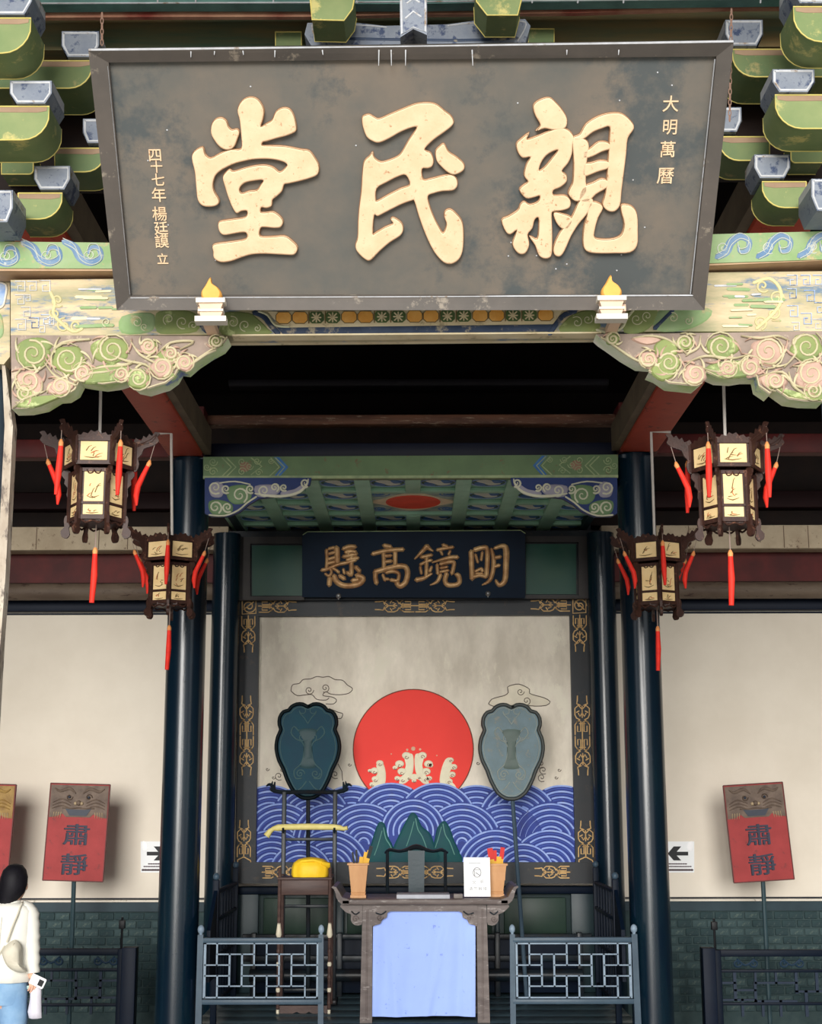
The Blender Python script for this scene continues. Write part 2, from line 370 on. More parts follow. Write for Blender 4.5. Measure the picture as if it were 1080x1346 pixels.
# 2D curve shapes (bevelled lettering)
def curve_mesh(loops, extrude, bevel=0.0, offset=0.0):
    cu = bpy.data.curves.new('t', 'CURVE'); cu.dimensions = '2D'; cu.fill_mode = 'BOTH'
    cu.extrude = extrude; cu.bevel_depth = bevel; cu.offset = offset; cu.bevel_resolution = 1
    for l in loops:
        sp = cu.splines.new('POLY'); sp.points.add(len(l) - 1); sp.use_cyclic_u = True
        for i, q in enumerate(l): sp.points[i].co = (q[0], q[1], 0, 1)
    o = bpy.data.objects.new('t', cu); COL.objects.link(o)
    dg = bpy.context.evaluated_depsgraph_get(); me = bpy.data.meshes.new_from_object(o.evaluated_get(dg))
    bpy.data.objects.remove(o); return me
def text_mesh(txt, size, extrude=.001, offset=0.0, bevel=0.0):
    cu = bpy.data.curves.new('t', 'FONT'); cu.body = txt; cu.size = size; cu.extrude = extrude; cu.offset = offset; cu.bevel_depth = bevel; cu.resolution_u = 3
    cu.align_x = 'CENTER'; cu.align_y = 'CENTER'
    o = bpy.data.objects.new('t', cu); COL.objects.link(o)
    dg = bpy.context.evaluated_depsgraph_get(); me = bpy.data.meshes.new_from_object(o.evaluated_get(dg))
    bpy.data.objects.remove(o)
    if me.vertices:
        xs = [v.co.x for v in me.vertices]; ys = [v.co.y for v in me.vertices]
        cx, cy = (min(xs) + max(xs)) / 2, (min(ys) + max(ys)) / 2
        for v in me.vertices: v.co.x -= cx; v.co.y -= cy
    return me
def fmat(fr, u, v, h=0, rot=0):
    M = Matrix((fr.U, fr.V, fr.N)).transposed().to_4x4(); M.translation = fr.pos(u, v, h)
    return M @ Matrix.Rotation(rot, 4, 'Z')
# ================================================================ structure
DW = 11.9                                   # back wall
struct(MB().box(-40, 40, -40, 3.0, -.5, -.35).build('ground', stone))
struct(MB().box(-6, 6, 3.0, 12.3, -.3, 0).build('floor', floorm))
zt = Z(803.5, DW); zb = Z(1184, DW)
o = struct(MB().box(-6, 6, DW, DW + .3, 0, Z(700, DW)).build('wall_back', wallm)); struct(MB().box(-6.3, 6.3, DW + .05, DW + .35, Z(700, DW) + .0, 5.6).build('trim_4', roofm))  # sheet above the wall has the darkness under the roof in its colour
MB().box(-6, 6, DW - .012, DW, Z(805.2, DW), Z(802.6, DW)).build('white_line', whitep, o)
MB().box(-6, 6, DW - .014, DW, Z(807.4, DW), Z(805.2, DW)).build('dark_line', navyb, o)
struct(MB().box(-6.3, -6, 3, 12.2, 0, 5.6).build('wall_left', mat('side_wall', (120, 110, 100), .85)))
struct(MB().box(6, 6.3, 3, 12.2, 0, 5.6).build('wall_right', mat('side_wall', (120, 110, 100), .85)))
# roof slabs (underside only seen as darkness)
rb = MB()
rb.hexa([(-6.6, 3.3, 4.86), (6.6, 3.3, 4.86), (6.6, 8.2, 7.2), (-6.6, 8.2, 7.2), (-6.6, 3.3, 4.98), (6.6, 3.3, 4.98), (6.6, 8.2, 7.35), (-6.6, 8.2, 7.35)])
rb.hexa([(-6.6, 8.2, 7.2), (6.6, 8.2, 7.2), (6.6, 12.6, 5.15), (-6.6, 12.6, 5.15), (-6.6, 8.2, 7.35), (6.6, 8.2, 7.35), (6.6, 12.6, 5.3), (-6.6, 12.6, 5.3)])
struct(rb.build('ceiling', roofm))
# dado: teal bands and bricks, left and right of the screen
for k, (px0, px1, nm) in enumerate(((20, 216, 'trim_1'), (870, 1086, 'trim_2'))):
    x0, x1 = X(px0, DW, 1250) - (.1 if k == 0 else 0), X(px1, DW, 1250)
    xa, xb = (-6, -1.3) if k == 0 else (1.3, 6)
    b = MB(); b.box(xa, xb, DW - .03, DW, 0, Z(1185, DW)); dd = struct(b.build(nm, mortar))
    MB().box(xa, xb, DW - .062, DW - .03, Z(1197, DW), Z(1185, DW)).build('teal_coping', tealb, dd)
    MB().box(xa, xb, DW - .052, DW, Z(1184.6, DW), Z(1182, DW)).build('white_line', whitep, dd)
    MB().box(xa, xb, DW - .045, DW, Z(1181, DW), Z(1179.6, DW)).build('dark_line', navyb, dd)
    ztop = Z(1198, DW); ch = .0635; bw = .118
    rnd = random.Random(3 + k); meshes = []
    for q in range(6):
        wq = bw - .006 - rnd.uniform(0, .010); hq = ch - .006 - rnd.uniform(0, .005)
        mb = MB().cbox(-wq / 2, wq / 2, -.010 - rnd.uniform(0, .005), 0, -hq / 2, hq / 2, c=.006)
        me = bpy.data.meshes.new('brick'); me.from_pydata(mb.v, [], mb.f); me.materials.append(brickm if q % 2 else brick2); me.update(); meshes.append(me)
    for r in range(12):
        n = int((x1 - x0) / bw) + 1
        for c in range(n):
            x = x0 + (c + .5 * (r % 2)) * bw
            if k == 1 and r % 2 == 0 and c == 0: pass
            o = bpy.data.objects.new('brick', meshes[rnd.randrange(6)]); COL.objects.link(o); o.parent = dd
            off = Vector(dd['_o']); o.location = Vector((x, DW - .03, ztop - (r + .5) * ch)) - off
# back wall top beams (both sides, run across)
def xbeam(y0, y1, D, t, m_, nm, label, px0=None, px1=None, X0=-5.9, X1=5.9, c=0, rnd=False):
    b = MB(); xa = X(px0, D, (y0 + y1) / 2) if px0 is not None else X0; xb_ = X(px1, D, (y0 + y1) / 2) if px1 is not None else X1
    if rnd:
        z0, z1 = Z(y1, D), Z(y0, D); r = (z1 - z0) / 2
        b.tube([(xa + (xb_ - xa) * i / 8, D + r, (z0 + z1) / 2) for i in range(9)], r, 20)
    elif c: b.cbox(xa, xb_, D, D + t, Z(y1, D), Z(y0, D), c=c)
    else: b.box(xa, xb_, D, D + t, Z(y1, D), Z(y0, D))
    o = b.build(nm, m_); tag(o, label, 'beam'); return o
for sd_, XA, XB in (('left', -5.9, -1.5), ('right', 1.5, 5.9)):
    xbeam(786.5, 802.5, 11.80, .1, navyb, 'lintel_beam', 'dark navy lintel band along the top of the cream back wall, %s side' % sd_, c=.01, X0=XA, X1=XB)
    xbeam(764, 786.5, 11.55, .2, mat('purlin_brown', (112, 98, 84), .6, (84, 70, 60), .9, 4, wear=(60, 44, 40), wamt=.2, stretch=(.5, 1, 2)), 'round_purlin', 'round grey-brown purlin log above the navy lintel band, %s side' % sd_, rnd=True, X0=XA, X1=XB)
    xbeam(721, 765, 11.72, .08, redd, 'red_board', 'dark red board above the round grey-brown purlin, %s side' % sd_, X0=XA, X1=XB)
    ob = xbeam(691, 722, 11.45, .2, plaster, 'plastered_beam', 'pale flaking plastered beam below the dark rafters, %s side' % sd_, c=.01, X0=XA, X1=XB)
    cr = MB()
    for px in ((48, 130, 168) if sd_ == 'left' else (905, 1030, 1062)):
        x = X(px, 11.45, 706); cr.box(x - .003, x + .003, 11.447, 11.46, Z(721, 11.45), Z(692, 11.45))
    cr.build('seam', mat('seam_dark', (120, 100, 84), .8), ob)['kind'] = 'stuff'
xbeam(646, 668, 11.6, .15, mat('deep_maroon', (40, 16, 18), .6), 'upper_tie_beam', 'dark maroon tie beam above the pale plastered beam', c=.01)  # very dark red-brown timber colour
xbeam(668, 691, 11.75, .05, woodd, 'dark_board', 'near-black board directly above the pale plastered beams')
xbeam(556, 646, 11.85, .04, woodd, 'rafter_board', 'near-black board added for the darkness high under the roof behind the lanterns')  # added board covers the lit upper wall; roof darkness is in its colour
xbeam(576, 600, 9.86, .12, redd, 'column_tie_beam', 'dull red tie beam left of the left front column, behind the lanterns', px1=232, c=.008)
xbeam(571, 596, 9.86, .12, redd, 'column_tie_beam', 'dull red tie beam right of the right front column, behind the lanterns', px0=842, c=.008)
xbeam(544.5, 557.5, 9.84, .12, brownb, 'brown_tie_beam', 'worn brown wooden tie beam above the painted green canopy beam', px0=262, px1=818, c=.012)
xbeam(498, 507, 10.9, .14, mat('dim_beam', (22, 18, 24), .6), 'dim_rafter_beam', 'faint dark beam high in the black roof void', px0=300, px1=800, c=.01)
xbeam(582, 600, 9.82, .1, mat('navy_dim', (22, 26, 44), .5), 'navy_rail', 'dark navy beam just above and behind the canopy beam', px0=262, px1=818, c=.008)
# dais
zd = W(545, 1345, 10.0).z
d = MB(); d.box(-1.44, 1.44, 9.42, DW - .06, 0, zd - .03); dais = struct(d.build('trim_3', tealb))
for i in range(8):
    y0 = 9.40 + i * (DW - .06 - 9.40) / 8; MB().cbox(-1.46, 1.46, y0 + .003, y0 + (DW - .06 - 9.40) / 8 - .003, zd - .03, zd, c=.004).build('plank', daism, dais)
# ---------------------------------------------------------------- columns
def column(px, py, D, r, ztop, label, zbase=0.0):
    x = X(px, D, py); c = MB()
    c.lathe((x, D, 0), [(r, zbase + .16), (r * 1.0, .5), (r * .985, 2.2), (r * .96, ztop)], 40)
    t = thing('column', label, 'column', (x, D, zbase))
    c.build('shaft', colm, t, sharp=60)
    MB().lathe((x, D, 0), [(r * 1.5, zbase), (r * 1.5, zbase + .03), (r * 1.62, zbase + .08), (r * 1.45, zbase + .14), (r * 1.1, zbase + .165)], 32).build('stone_base', stone, t)
    return t
zc = Z(597, 9.8)
column(243, 900, 9.8, .134, zc, 'dark lacquered column left of the table, nearest of the left pair')
column(844, 900, 9.8, .134, zc - .0, 'dark lacquered column right of the table, nearest of the right pair')
column(294, 900, 11.35, .112, Z(702, 11.35), 'dark lacquered column beside the left edge of the mural frame')
column(794, 900, 11.35, .112, Z(702, 11.35), 'dark lacquered column beside the right edge of the mural frame')
for px in (-52, 1142):
    x = X(px, 4.86, 600); t = thing('column', 'blue-grey front pillar at the %s edge of the picture under the painted beam' % ('left' if px < 0 else 'right'), 'column', (x, 4.86, 0))
    MB().lathe((x, 4.86, 0), [(.152, .16), (.152, 2), (.148, Z(325, 4.86))], 36).build('shaft', mat('pillar_blue', (84, 104, 122), .5, (100, 118, 130), .7, 3), t, sharp=60)
    MB().lathe((x, 4.86, 0), [(.22, 0), (.22, .03), (.235, .08), (.2, .14), (.16, .165)], 32).build('stone_base', stone, t)
    fr = VF(4.70); s = 1 if px < 0 else -1
    if px < 0:
        b = MB(); b.prism(fr, [(5, 468), (17, 560), (13, 640), (7, 760), (1, 840), (-14, 1100), (-22, 1500), (-36, 1500), (-28, 1100), (-10, 840), (-4, 760), (2, 640), (6, 560), (2, 468)], -.05, 0)
        b.build('peeling_batten', mat('peeling_white', (196, 186, 170), .8, (160, 146, 130), 1, 12, wear=(110, 100, 92), wamt=.4, wscale=30, stretch=(1, 1, .4)), t)
        b = MB(); b.prism(fr, [(-130, 350), (14, 372), (14, 470), (6, 480), (-130, 470)], -.06, .01); pc = b.build('painted_collar', beamold, t)
        b = MB(); b.blob(fr, [(-10, 372), (8, 374), (8, 392), (4, 402), (-10, 404)], .01, .004, 0); b.stroke(fr, [(-8, 372), (9, 376), (8, 394), (4, 405), (-8, 408)], 3, .012, .004, 1, smooth=3); b.blob(fr, [(-10, 412), (2, 414), (6, 430), (4, 444), (-10, 448)], .01, .004, 2); b.build('collar_motif', [beamblue, whitep, scrg], t)
# ================================================================ front facade (picture plane D ~4.7)
FB = VF(4.62)
# main painted beam
t = thing('painted_main_beam', 'long flaking painted beam above the doorway, partly behind the big plaque', 'beam', W(545, 448, 4.7))
MB().prism(FB, [(14, 368), (320, 365), (560, 362), (1230, 355), (1230, 435), (790, 436), (560, 438), (320, 440), (14, 441)], -.09, 0).build('beam_body', beamold, t)
MB().prism(VF(4.615), [(305, 440), (560, 438), (790, 436.5), (790, 438.5), (305, 442)], -.05, .004).build('cream_lower_edge', creamp, t)
MB().prism(VF(4.7), [(300, 443), (545, 441), (800, 438), (800, 445), (545, 447.5), (300, 449.5)], -.04, .0).build('cream_soffit_board', creamp, t)
fr = VF(4.62); rnd = random.Random(5)
b = MB()   # left end meanders, scrolls
def meander(b, fr, x, y, s, mi, w=1.5, h=.003):
    b.stroke(fr, [(x, y), (x + s, y), (x + s, y + s), (x + .3 * s, y + s), (x + .3 * s, y + .45 * s), (x + .65 * s, y + .45 * s)], w, 0, h, mi, n=3, flat=True)
for (x, y, s) in [(20, 370, 13), (36, 370, 12), (52, 369, 14), (20, 388, 12), (28, 404, 12), (20, 420, 14), (38, 418, 13), (54, 414, 12), (32, 388, 8), (62, 418, 9), (50, 428, 9)]: meander(b, fr, x, y, s, 0 if rnd.random() < .6 else 1)
for (x, y, s) in [(1034, 362, 13), (1052, 362, 12), (1068, 362, 12), (1034, 380, 12), (1056, 382, 14), (1070, 398, 13), (1034, 402, 14), (1052, 412, 14), (1040, 424, 10), (1068, 420, 12)]: meander(b, fr, x, y, s, 0 if rnd.random() < .6 else 1)
for (x, y, r, cw) in [(76, 395, 9, 1), (84, 428, 10, -1), (100, 428, 8, 1), (72, 412, 7, -1), (1002, 376, 9, 1), (1020, 392, 10, -1), (1016, 412, 9, 1), (998, 424, 10, -1)]:
    b.stroke(fr, spiral(x, y, r, 1.3, rnd.random() * 6, cw), 3, 0, .004, 2)
b.stroke(fr, [(66, 384), (72, 398), (70, 412), (80, 424), (96, 436), (108, 432)], 5, 0, .004, 2, smooth=3)
b.stroke(fr, [(990, 372), (1010, 366), (1024, 378), (1026, 396), (1016, 412), (994, 432)], 5, 0, .004, 2, smooth=3)
for i in range(34):
    x = rnd.choice([rnd.uniform(86, 150), rnd.uniform(935, 1020)]); y = rnd.uniform(374, 430); L = rnd.uniform(10, 34)
    b.stroke(fr, [(x, y), (x + L, y + rnd.uniform(-1, 1))], rnd.uniform(2, 5), i * .00012, .0012, rnd.choice([3, 4, 3, 1]), n=3, flat=True)
b.build('end_painting', [beamblue, trimw, mat('pale_yellow_scroll', (206, 196, 148), .6), scrg, creamp, navyp], t)
# cloud-lobed middle part: green lobes, blue outlines
b = MB()
for pts, mi in [([(205, 412), (224, 408), (250, 409), (262, 420), (258, 436), (226, 439), (206, 436)], 0), ([(292, 412), (326, 411), (340, 420), (352, 432), (354, 439), (292, 440)], 0), ([(262, 424), (290, 424), (284, 437), (270, 438)], 1),
                ([(736, 436), (744, 420), (760, 410), (782, 409), (786, 436)], 0), ([(822, 410), (860, 405), (862, 420), (846, 436), (820, 437)], 0), ([(160, 416), (198, 411), (204, 424), (196, 437), (160, 438)], 2), ([(866, 408), (930, 405), (930, 420), (900, 434), (862, 434)], 2)]:
    b.blob(fr, pts, 0, .004, mi)
for x, y, r in [(222, 420, 8), (240, 424, 9), (254, 428, 6), (306, 424, 8), (322, 428, 8), (338, 432, 5), (758, 424, 8), (772, 420, 7), (836, 420, 8), (850, 416, 7), (180, 424, 8), (190, 430, 5), (884, 418, 7), (904, 422, 6), (140, 424, 6)]:
    b.stroke(fr, spiral(x, y, r, 1.3, x, 1), 1.6, .003, .003, 3)
b.stroke(fr, [(334, 411), (346, 416), (356, 428), (366, 439)], 7, .002, .004, 1, smooth=3)
b.stroke(fr, [(340, 410), (352, 415), (362, 428), (380, 430)], 3, .004, .004, 3, smooth=3)
b.stroke(fr, [(722, 439), (732, 424), (742, 414), (756, 409)], 7, .002, .004, 1, smooth=3)
b.stroke(fr, [(860, 432), (872, 420), (884, 408)], 6, .002, .004, 1, smooth=3)
b.stroke(fr, [(784, 434), (800, 438), (816, 432), (824, 418), (832, 408)], 4, .003, .004, 3, smooth=3)
b.build('cloud_lobe_painting', [spgreen, navyp, scrg, mat('pale_scroll', (206, 204, 170), .6)], t)
# centre border: hexagon tiles of orange and dark green flowers
b = MB(); b.prism(fr, [(352, 410), (740, 406), (728, 426), (380, 431), (364, 424)], 0, .003, 2)
b.prism(fr, [(364, 431), (728, 427), (720, 436), (372, 439.5)], 0, .003, 3)
x = 362; i = 0
while x < 722:
    kind = (i // 2) % 2; y0 = 411 - (x - 362) * .011 ; mi = 0 if kind == 0 else 1; ww = 21.5
    c = [(x + 4, y0), (x + ww - 4, y0), (x + ww - .8, y0 + 4), (x + ww - .8, y0 + 11), (x + ww - 5, y0 + 15), (x + 5, y0 + 15), (x + .8, y0 + 11), (x + .8, y0 + 4)]
    b.prism(fr, c, .003, .006, mi)
    if kind:
        mx_, my_ = x + ww / 2, y0 + 7.5
        for a in range(4):
            an = a * PI / 4; L = 7 if a % 2 else 6; b.stroke(fr, [(mx_ - L * math.cos(an), my_ - L * math.sin(an)), (mx_ + L * math.cos(an), my_ + L * math.sin(an))], 2, .006, .002, 2)
        b.stroke(fr, [(x + 1, y0), (x + 1, y0 + 15)], 1.4, .005, .002, 4)
    else: b.stroke(fr, c + [c[0]], 1.2, .005, .002, 4)
    x += ww; i += 1
b.build('tile_border_painting', [orange, tgreen, creamp, navyp, mat('border_line', (130, 110, 70), .6)], t)
# upper scroll strip
t = thing('scroll_painted_beam', 'slim beam painted with blue scrolls on green, running behind the big plaque', 'beam', W(545, 350, 4.57))
f2 = VF(4.57)
MB().prism(f2, [(-130, 316), (150, 319), (560, 310), (930, 308), (1230, 300), (1230, 336), (930, 346), (560, 346), (150, 353), (-130, 352)], -.10, 0).build('beam_body', scrg, t)
MB().prism(VF(4.575), [(-20, 350), (150, 351), (930, 344), (1090, 337), (1090, 342), (930, 349), (150, 356), (-20, 356)], -.1, 0).build('soffit_edge', mat('soffit_cream', (190, 160, 128), .6, (165, 130, 100), .8, 6), t)
b = MB()
def ys(x, k): return 334.5 - (x * .012) + k
for x0 in (-26, 30, 84, 936, 990, 1044):
    s = 1 if x0 < 500 else -1
    if s == 1: P = [(x0, -16), (x0 + 14, -8), (x0 + 22, 6), (x0 + 36, 12), (x0 + 48, 6), (x0 + 46, -6), (x0 + 36, -8), (x0 + 32, 0)]
    else: P = [(x0 + 6, 15), (x0 + 18, 8), (x0 + 24, -4), (x0 + 36, -12), (x0 + 48, -6), (x0 + 46, 6), (x0 + 36, 8), (x0 + 34, 0)]
    P = [(a, ys(a, c_)) for a, c_ in P]
    b.stroke(f2, P, [8, 11, 11, 10, 8, 7, 5, 3], 0, .003, 0, smooth=4); b.stroke(f2, [(a + 1, c_ + 3) for a, c_ in P], 1.3, .002, .003, 1, smooth=4); b.stroke(f2, [(a - 1, c_ - 4) for a, c_ in P], 1.2, .002, .003, 1, smooth=4)
for x0 in (8, 62, 118, 950, 1010, 1068): b.stroke(f2, spiral(x0, ys(x0, 3), 9, 1.6, 1, 1), 1.4, 0, .003, 1)
b.build('scroll_painting', [scrb, mat('scroll_white', (206, 210, 196), .6)], t)
# ---------------------------------------------------------------- the big plaque
PO = W(540, 405, 4.46); PF = Frame(PO, (1, 0, .004), W(540, 60, 3.98) - PO)
t = thing('name_plaque', 'huge weathered grey-brown plaque with three pale gold characters, tilted above the doorway', 'plaque', PO)
out = [(118, 66), (962, 55), (924, 405), (155, 405)]; inn = [(143, 82), (941, 74), (909, 388), (172, 389)]
MB().prism(PF, out, -.045, -.012).build('board', board, t)
bf = MB()
for i in range(4):
    j = (i + 1) % 4; a, b_, c, d_ = out[i], out[j], inn[j], inn[i]
    P = [PF.uv(*q) for q in (a, b_, c, d_)]
    vs = [PF.pos(*P[0], -.045), PF.pos(*P[1], -.045), PF.pos(*P[2], -.02), PF.pos(*P[3], -.02), PF.pos(*P[0], .022), PF.pos(*P[1], .022), PF.pos(*P[2], .004), PF.pos(*P[3], .004)]
    bf.hexa(vs, 0); 
fo = bf.build('frame', boardframe, t, sharp=10)
b = MB(); b.stroke(PF, [(118, 64.5), (540, 60.5), (962, 53.5)], 2.6, .012, .006, 0, n=3, flat=True); b.stroke(PF, [(142, 87), (171, 386)], 1.0, .0, .008, 0); b.stroke(PF, [(939, 78), (907, 386)], 1.3, .0, .008, 0); b.stroke(PF, [(172, 391), (910, 388)], 1.6, .0, .008, 0)
b.build('pale_edge_line', trimw, fo)
b = MB(); rnd = random.Random(9)
for x in (252, 283, 320, 362, 424, 498, 514, 533, 620, 744, 812): b.stroke(PF, [(x, 65), (x + rnd.uniform(-1, 1), 65 + rnd.choice([6, 9, 20]))], [2, .8], .018, .002, 0, n=3, flat=True)
for i in range(26): b.ball(PF.p(rnd.uniform(190, 890), rnd.uniform(95, 380), -.012), .003, sc=(1, 1, 1), sub=1)
b.build('paint_drip', trimw, fo)['kind'] = 'stuff'
T1 = lambda x, y: (240 + x / 5.175, 100 + y / 5.175)
T2 = lambda x, y: (450 + x / 5.178, 100 + y / 5.178)
T3 = lambda x, y: (640 + x / 4.909, 100 + y / 4.909)
ch1 = [[[(375,230),(405,170),(455,145),(510,160),(550,225),(545,290),(530,345),(570,325),(610,300),(635,245),(680,218),(725,225),(755,270),(772,350),(760,380),(700,405),(640,420),(575,440),(545,447),(540,472),(600,475),(700,480),(800,500),(860,510),(900,560),(925,610),(918,665),(870,690),(800,710),(720,728),(690,735),(675,780),(640,815),(610,840),(605,880),(570,895),(535,890),(530,925),(560,930),(615,925),(660,955),(682,990),(665,1025),(620,1030),(570,1025),(530,1030),(525,1090),(600,1095),(690,1090),(740,1120),(780,1165),(760,1210),(700,1212),(560,1205),(470,1210),(400,1230),(330,1255),(260,1262),(215,1235),(210,1190),(205,1155),(240,1140),(320,1130),(430,1110),(435,1065),(400,1060),(340,1070),(280,1078),(250,1050),(245,1000),(280,985),(350,975),(430,960),(440,915),(400,915),(370,930),(345,900),(315,830),(290,750),(275,690),(295,655),(320,635),(345,650),(420,628),(500,610),(570,608),(620,625),(660,655),(700,625),(712,600),(680,578),(600,562),(500,562),(420,575),(340,598),(260,640),(220,680),(205,740),(215,790),(245,840),(240,870),(200,885),(140,880),(105,840),(95,760),(85,650),(65,560),(80,515),(135,485),(150,530),(190,560),(260,525),(330,500),(400,495),(400,400),(390,300)],
        [(385,765),(420,725),(480,710),(550,705),(530,745),(505,778),(450,785),(400,800)]],
       [[(200,330),(225,295),(262,285),(295,305),(310,345),(335,368),(370,362),(385,385),(370,430),(355,470),(330,495),(290,498),(250,475),(215,430),(195,385)]]]
ch2 = [[[(140,275),(180,262),(215,280),(250,292),(320,262),(420,220),(500,190),(580,182),(640,195),(690,235),(735,270),(755,310),(740,340),(690,380),(620,430),(560,490),(570,510),(600,525),(618,570),(610,610),(580,625),(540,630),(548,705),(600,700),(680,680),(740,672),(775,700),(780,745),(750,775),(680,780),(620,795),(580,815),(590,880),(620,960),(650,1020),(685,1070),(710,1010),(695,960),(700,920),(735,908),(780,945),(815,1000),(822,1100),(815,1190),(790,1245),(740,1275),(690,1265),(640,1215),(600,1150),(560,1060),(520,950),(490,850),(470,845),(400,870),(300,920),(240,950),(215,945),(205,1070),(230,1065),(290,1030),(345,1005),(330,975),(350,965),(400,1000),(412,1045),(390,1085),(320,1130),(250,1190),(190,1250),(150,1240),(100,1190),(90,1150),(105,1100),(108,1000),(115,900),(130,780),(138,650),(150,580),(185,545),(205,520),(215,555),(260,585),(320,572),(380,545),(410,510),(450,440),(505,355),(480,345),(400,375),(320,420),(250,450),(205,440),(165,410),(142,350),(135,310)],
        [(232,762),(300,720),(380,680),(432,672),(460,740),(400,765),(320,805),(240,850),(225,840)]],
       [[(635,510),(660,480),(690,462),(720,515),(780,555),(825,600),(820,640),(765,668),(720,655),(670,610),(640,570)]]]
ch3 = [[[(300,190),(340,155),(400,140),(440,170),(480,215),(512,270),(510,320),(480,345),(420,345),(370,335),(320,350),(345,315),(310,250)]],
       [[(190,440),(215,410),(268,370),(255,410),(330,385),(400,355),(480,335),(530,355),(560,400),(550,440),(545,500),(520,560),(480,610),(510,640),(510,680),(470,715),(425,735),(430,770),(500,770),(535,800),(530,845),(480,865),(430,870),(415,890),(418,980),(418,1100),(410,1160),(375,1175),(335,1155),(310,1090),(275,1035),(325,1050),(335,960),(330,910),(305,925),(290,980),(260,1020),(270,1085),(245,1140),(200,1140),(165,1085),(185,1020),(190,990),(150,1018),(120,1000),(95,930),(140,905),(200,865),(215,830),(240,810),(275,830),(330,810),(340,770),(300,780),(250,785),(210,735),(235,705),(265,680),(240,640),(255,570),(280,520),(230,525),(200,490)],
        [(333,610),(345,560),(380,510),(430,480),(458,478),(420,530),(370,590)]],
       [[(430,880),(490,890),(540,910),(550,940),(520,985),(480,980),(445,940)]],
       [[(552,410),(600,398),(645,420),(655,470),(640,560),(635,680),(645,740),(600,800),(560,800),(525,760),(540,715),(555,680),(560,560)]],
       [[(555,395),(600,375),(640,310),(720,260),(800,240),(870,245),(925,290),(945,335),(905,400),(895,500),(880,620),(865,740),(855,830),(820,870),(775,865),(745,825),(765,750),(780,560),(790,400),(790,325),(740,335),(680,360),(620,405),(570,415)]],
       [[(620,485),(660,470),(720,425),(780,430),(795,465),(740,485),(680,515),(620,530)]], [[(620,570),(670,560),(730,545),(785,555),(785,590),(710,615),(620,645)]], [[(610,720),(680,690),(740,662),(780,680),(775,715),(700,760),(650,810),(590,800)]],
       [[(600,800),(650,780),(685,810),(640,890),(590,950),(540,1030),(500,1120),(470,1160),(435,1150),(430,1100),(470,1010),(540,920),(570,860)]],
       [[(660,815),(720,820),(745,850),(715,910),(695,980),(690,1040),(740,1055),(820,1050),(870,1020),(885,950),(865,870),(870,830),(930,840),(965,890),(970,1000),(965,1090),(920,1135),(820,1140),(700,1140),(640,1125),(620,1080),(625,980),(645,900)]]]
for chars, T in ((ch1, T1), (ch2, T2), (ch3, T3)):
    g = MB(); e = MB()
    for loops in chars:
        LL = []
        for l in loops: LL.append([PF.uv(*T(*q)) for q in catmull(l, 3, True)])
        M0 = fmat(PF, 0, 0, 0)
        hs = -.012
        mg = curve_mesh(LL, .004, .0045, -.0035); g.mesh(mg, 0, fmat(PF, 0, 0, hs + .010))
        mo = curve_mesh(LL, .002, 0, .0022); e.mesh(mo, 0, fmat(PF, 0, 0, hs + .001))
        for l in LL: e.stroke(PF, l + l[:1], .0019, hs + .0152, .0024, 0, px=False, n=3)
    ob = g.build('character', goldleaf, t, sharp=50); e.build('character_edge', goldedge, ob)
def glyph(ch, px, py, size_px, fr, mt, parent, name='small_character', off=.0, rot=0, h=-.012, stretch_x=1.0, mats=None, ext=.0015):
    k = fr.sc(px, py); me = text_mesh(ch, size_px * k * 1.06, ext, off); u, v = fr.uv(px, py)
    b = MB(); b.mesh(me, 0, fmat(fr, u, v, h + ext, rot) @ Matrix.Diagonal((stretch_x, 1, 1, 1))); return b.build(name, mt, parent)
for ch, x, y, s in [('大', 882, 137, 21), ('明', 881, 168, 20), ('萬', 878, 197, 21), ('曆', 875, 232, 22)]: glyph(ch, x, y, s, PF, goldleaf, t, off=.0002)
for ch, x, y, s in [('四', 203, 205, 18), ('十', 205, 220, 16), ('七', 207, 237, 17), ('年', 208, 257, 19), ('楊', 209, 282, 19), ('廷', 211, 301, 18), ('謨', 212, 318, 18), ('立', 213, 341, 15)]: glyph(ch, x, y, s, PF, goldleaf, t, off=.0002)
# flame-topped plaque rests
for px, py in ((277, 363), (803.5, 360)):
    F3 = VF(4.36); yb = py
    t2 = thing('plaque_rest', 'white stepped bracket with an orange flame finial under the %s end of the big plaque' % ('left' if px < 500 else 'right'), 'bracket', W(px, yb + 62, 4.5))
    b = MB()
    fl = [(px - 1, yb), (px + 1, yb + 8), (px + 9, yb + 14), (px + 14, yb + 22), (px + 12, yb + 30), (px + 5, yb + 33), (px - 6, yb + 33), (px - 12, yb + 29), (px - 13, yb + 20), (px - 8, yb + 12)]
    b.blob(F3, fl, -.01, .014, 0); b.prism(F3, catmull(fl, 3, True), -.03, -.01, 0); b.build('flame_finial', mat('flame_orange', (226, 168, 84), .55, (214, 150, 66), .7, 12), t2)
    b = MB()
    for (w_, y0, y1, h, mi) in [(19, 30, 36, .012, 0), (16, 36, 44, .004, 1), (16.5, 44, 47, .008, 0), (15.5, 47, 54, .002, 1), (20.5, 54, 61, .014, 0)]:
        b.prism(F3, [(px - w_, yb + y0), (px + w_, yb + y0 - .3), (px + w_ - (0 if mi == 0 else 3), yb + y1 - .3), (px - w_ + (0 if mi == 0 else 3), yb + y1)], -.03, h, mi)
    b.box(W(px - 7, 0, 4.36).x, W(px + 7, 0, 4.36).x, 4.38, 4.62, W(px, yb + 46, 4.36).z, W(px, yb + 37, 4.36).z, 1); b.build('stepped_base', [whitep, mat('pink_wash', (222, 190, 164), .6, (200, 170, 150), .6, 12)], t2)
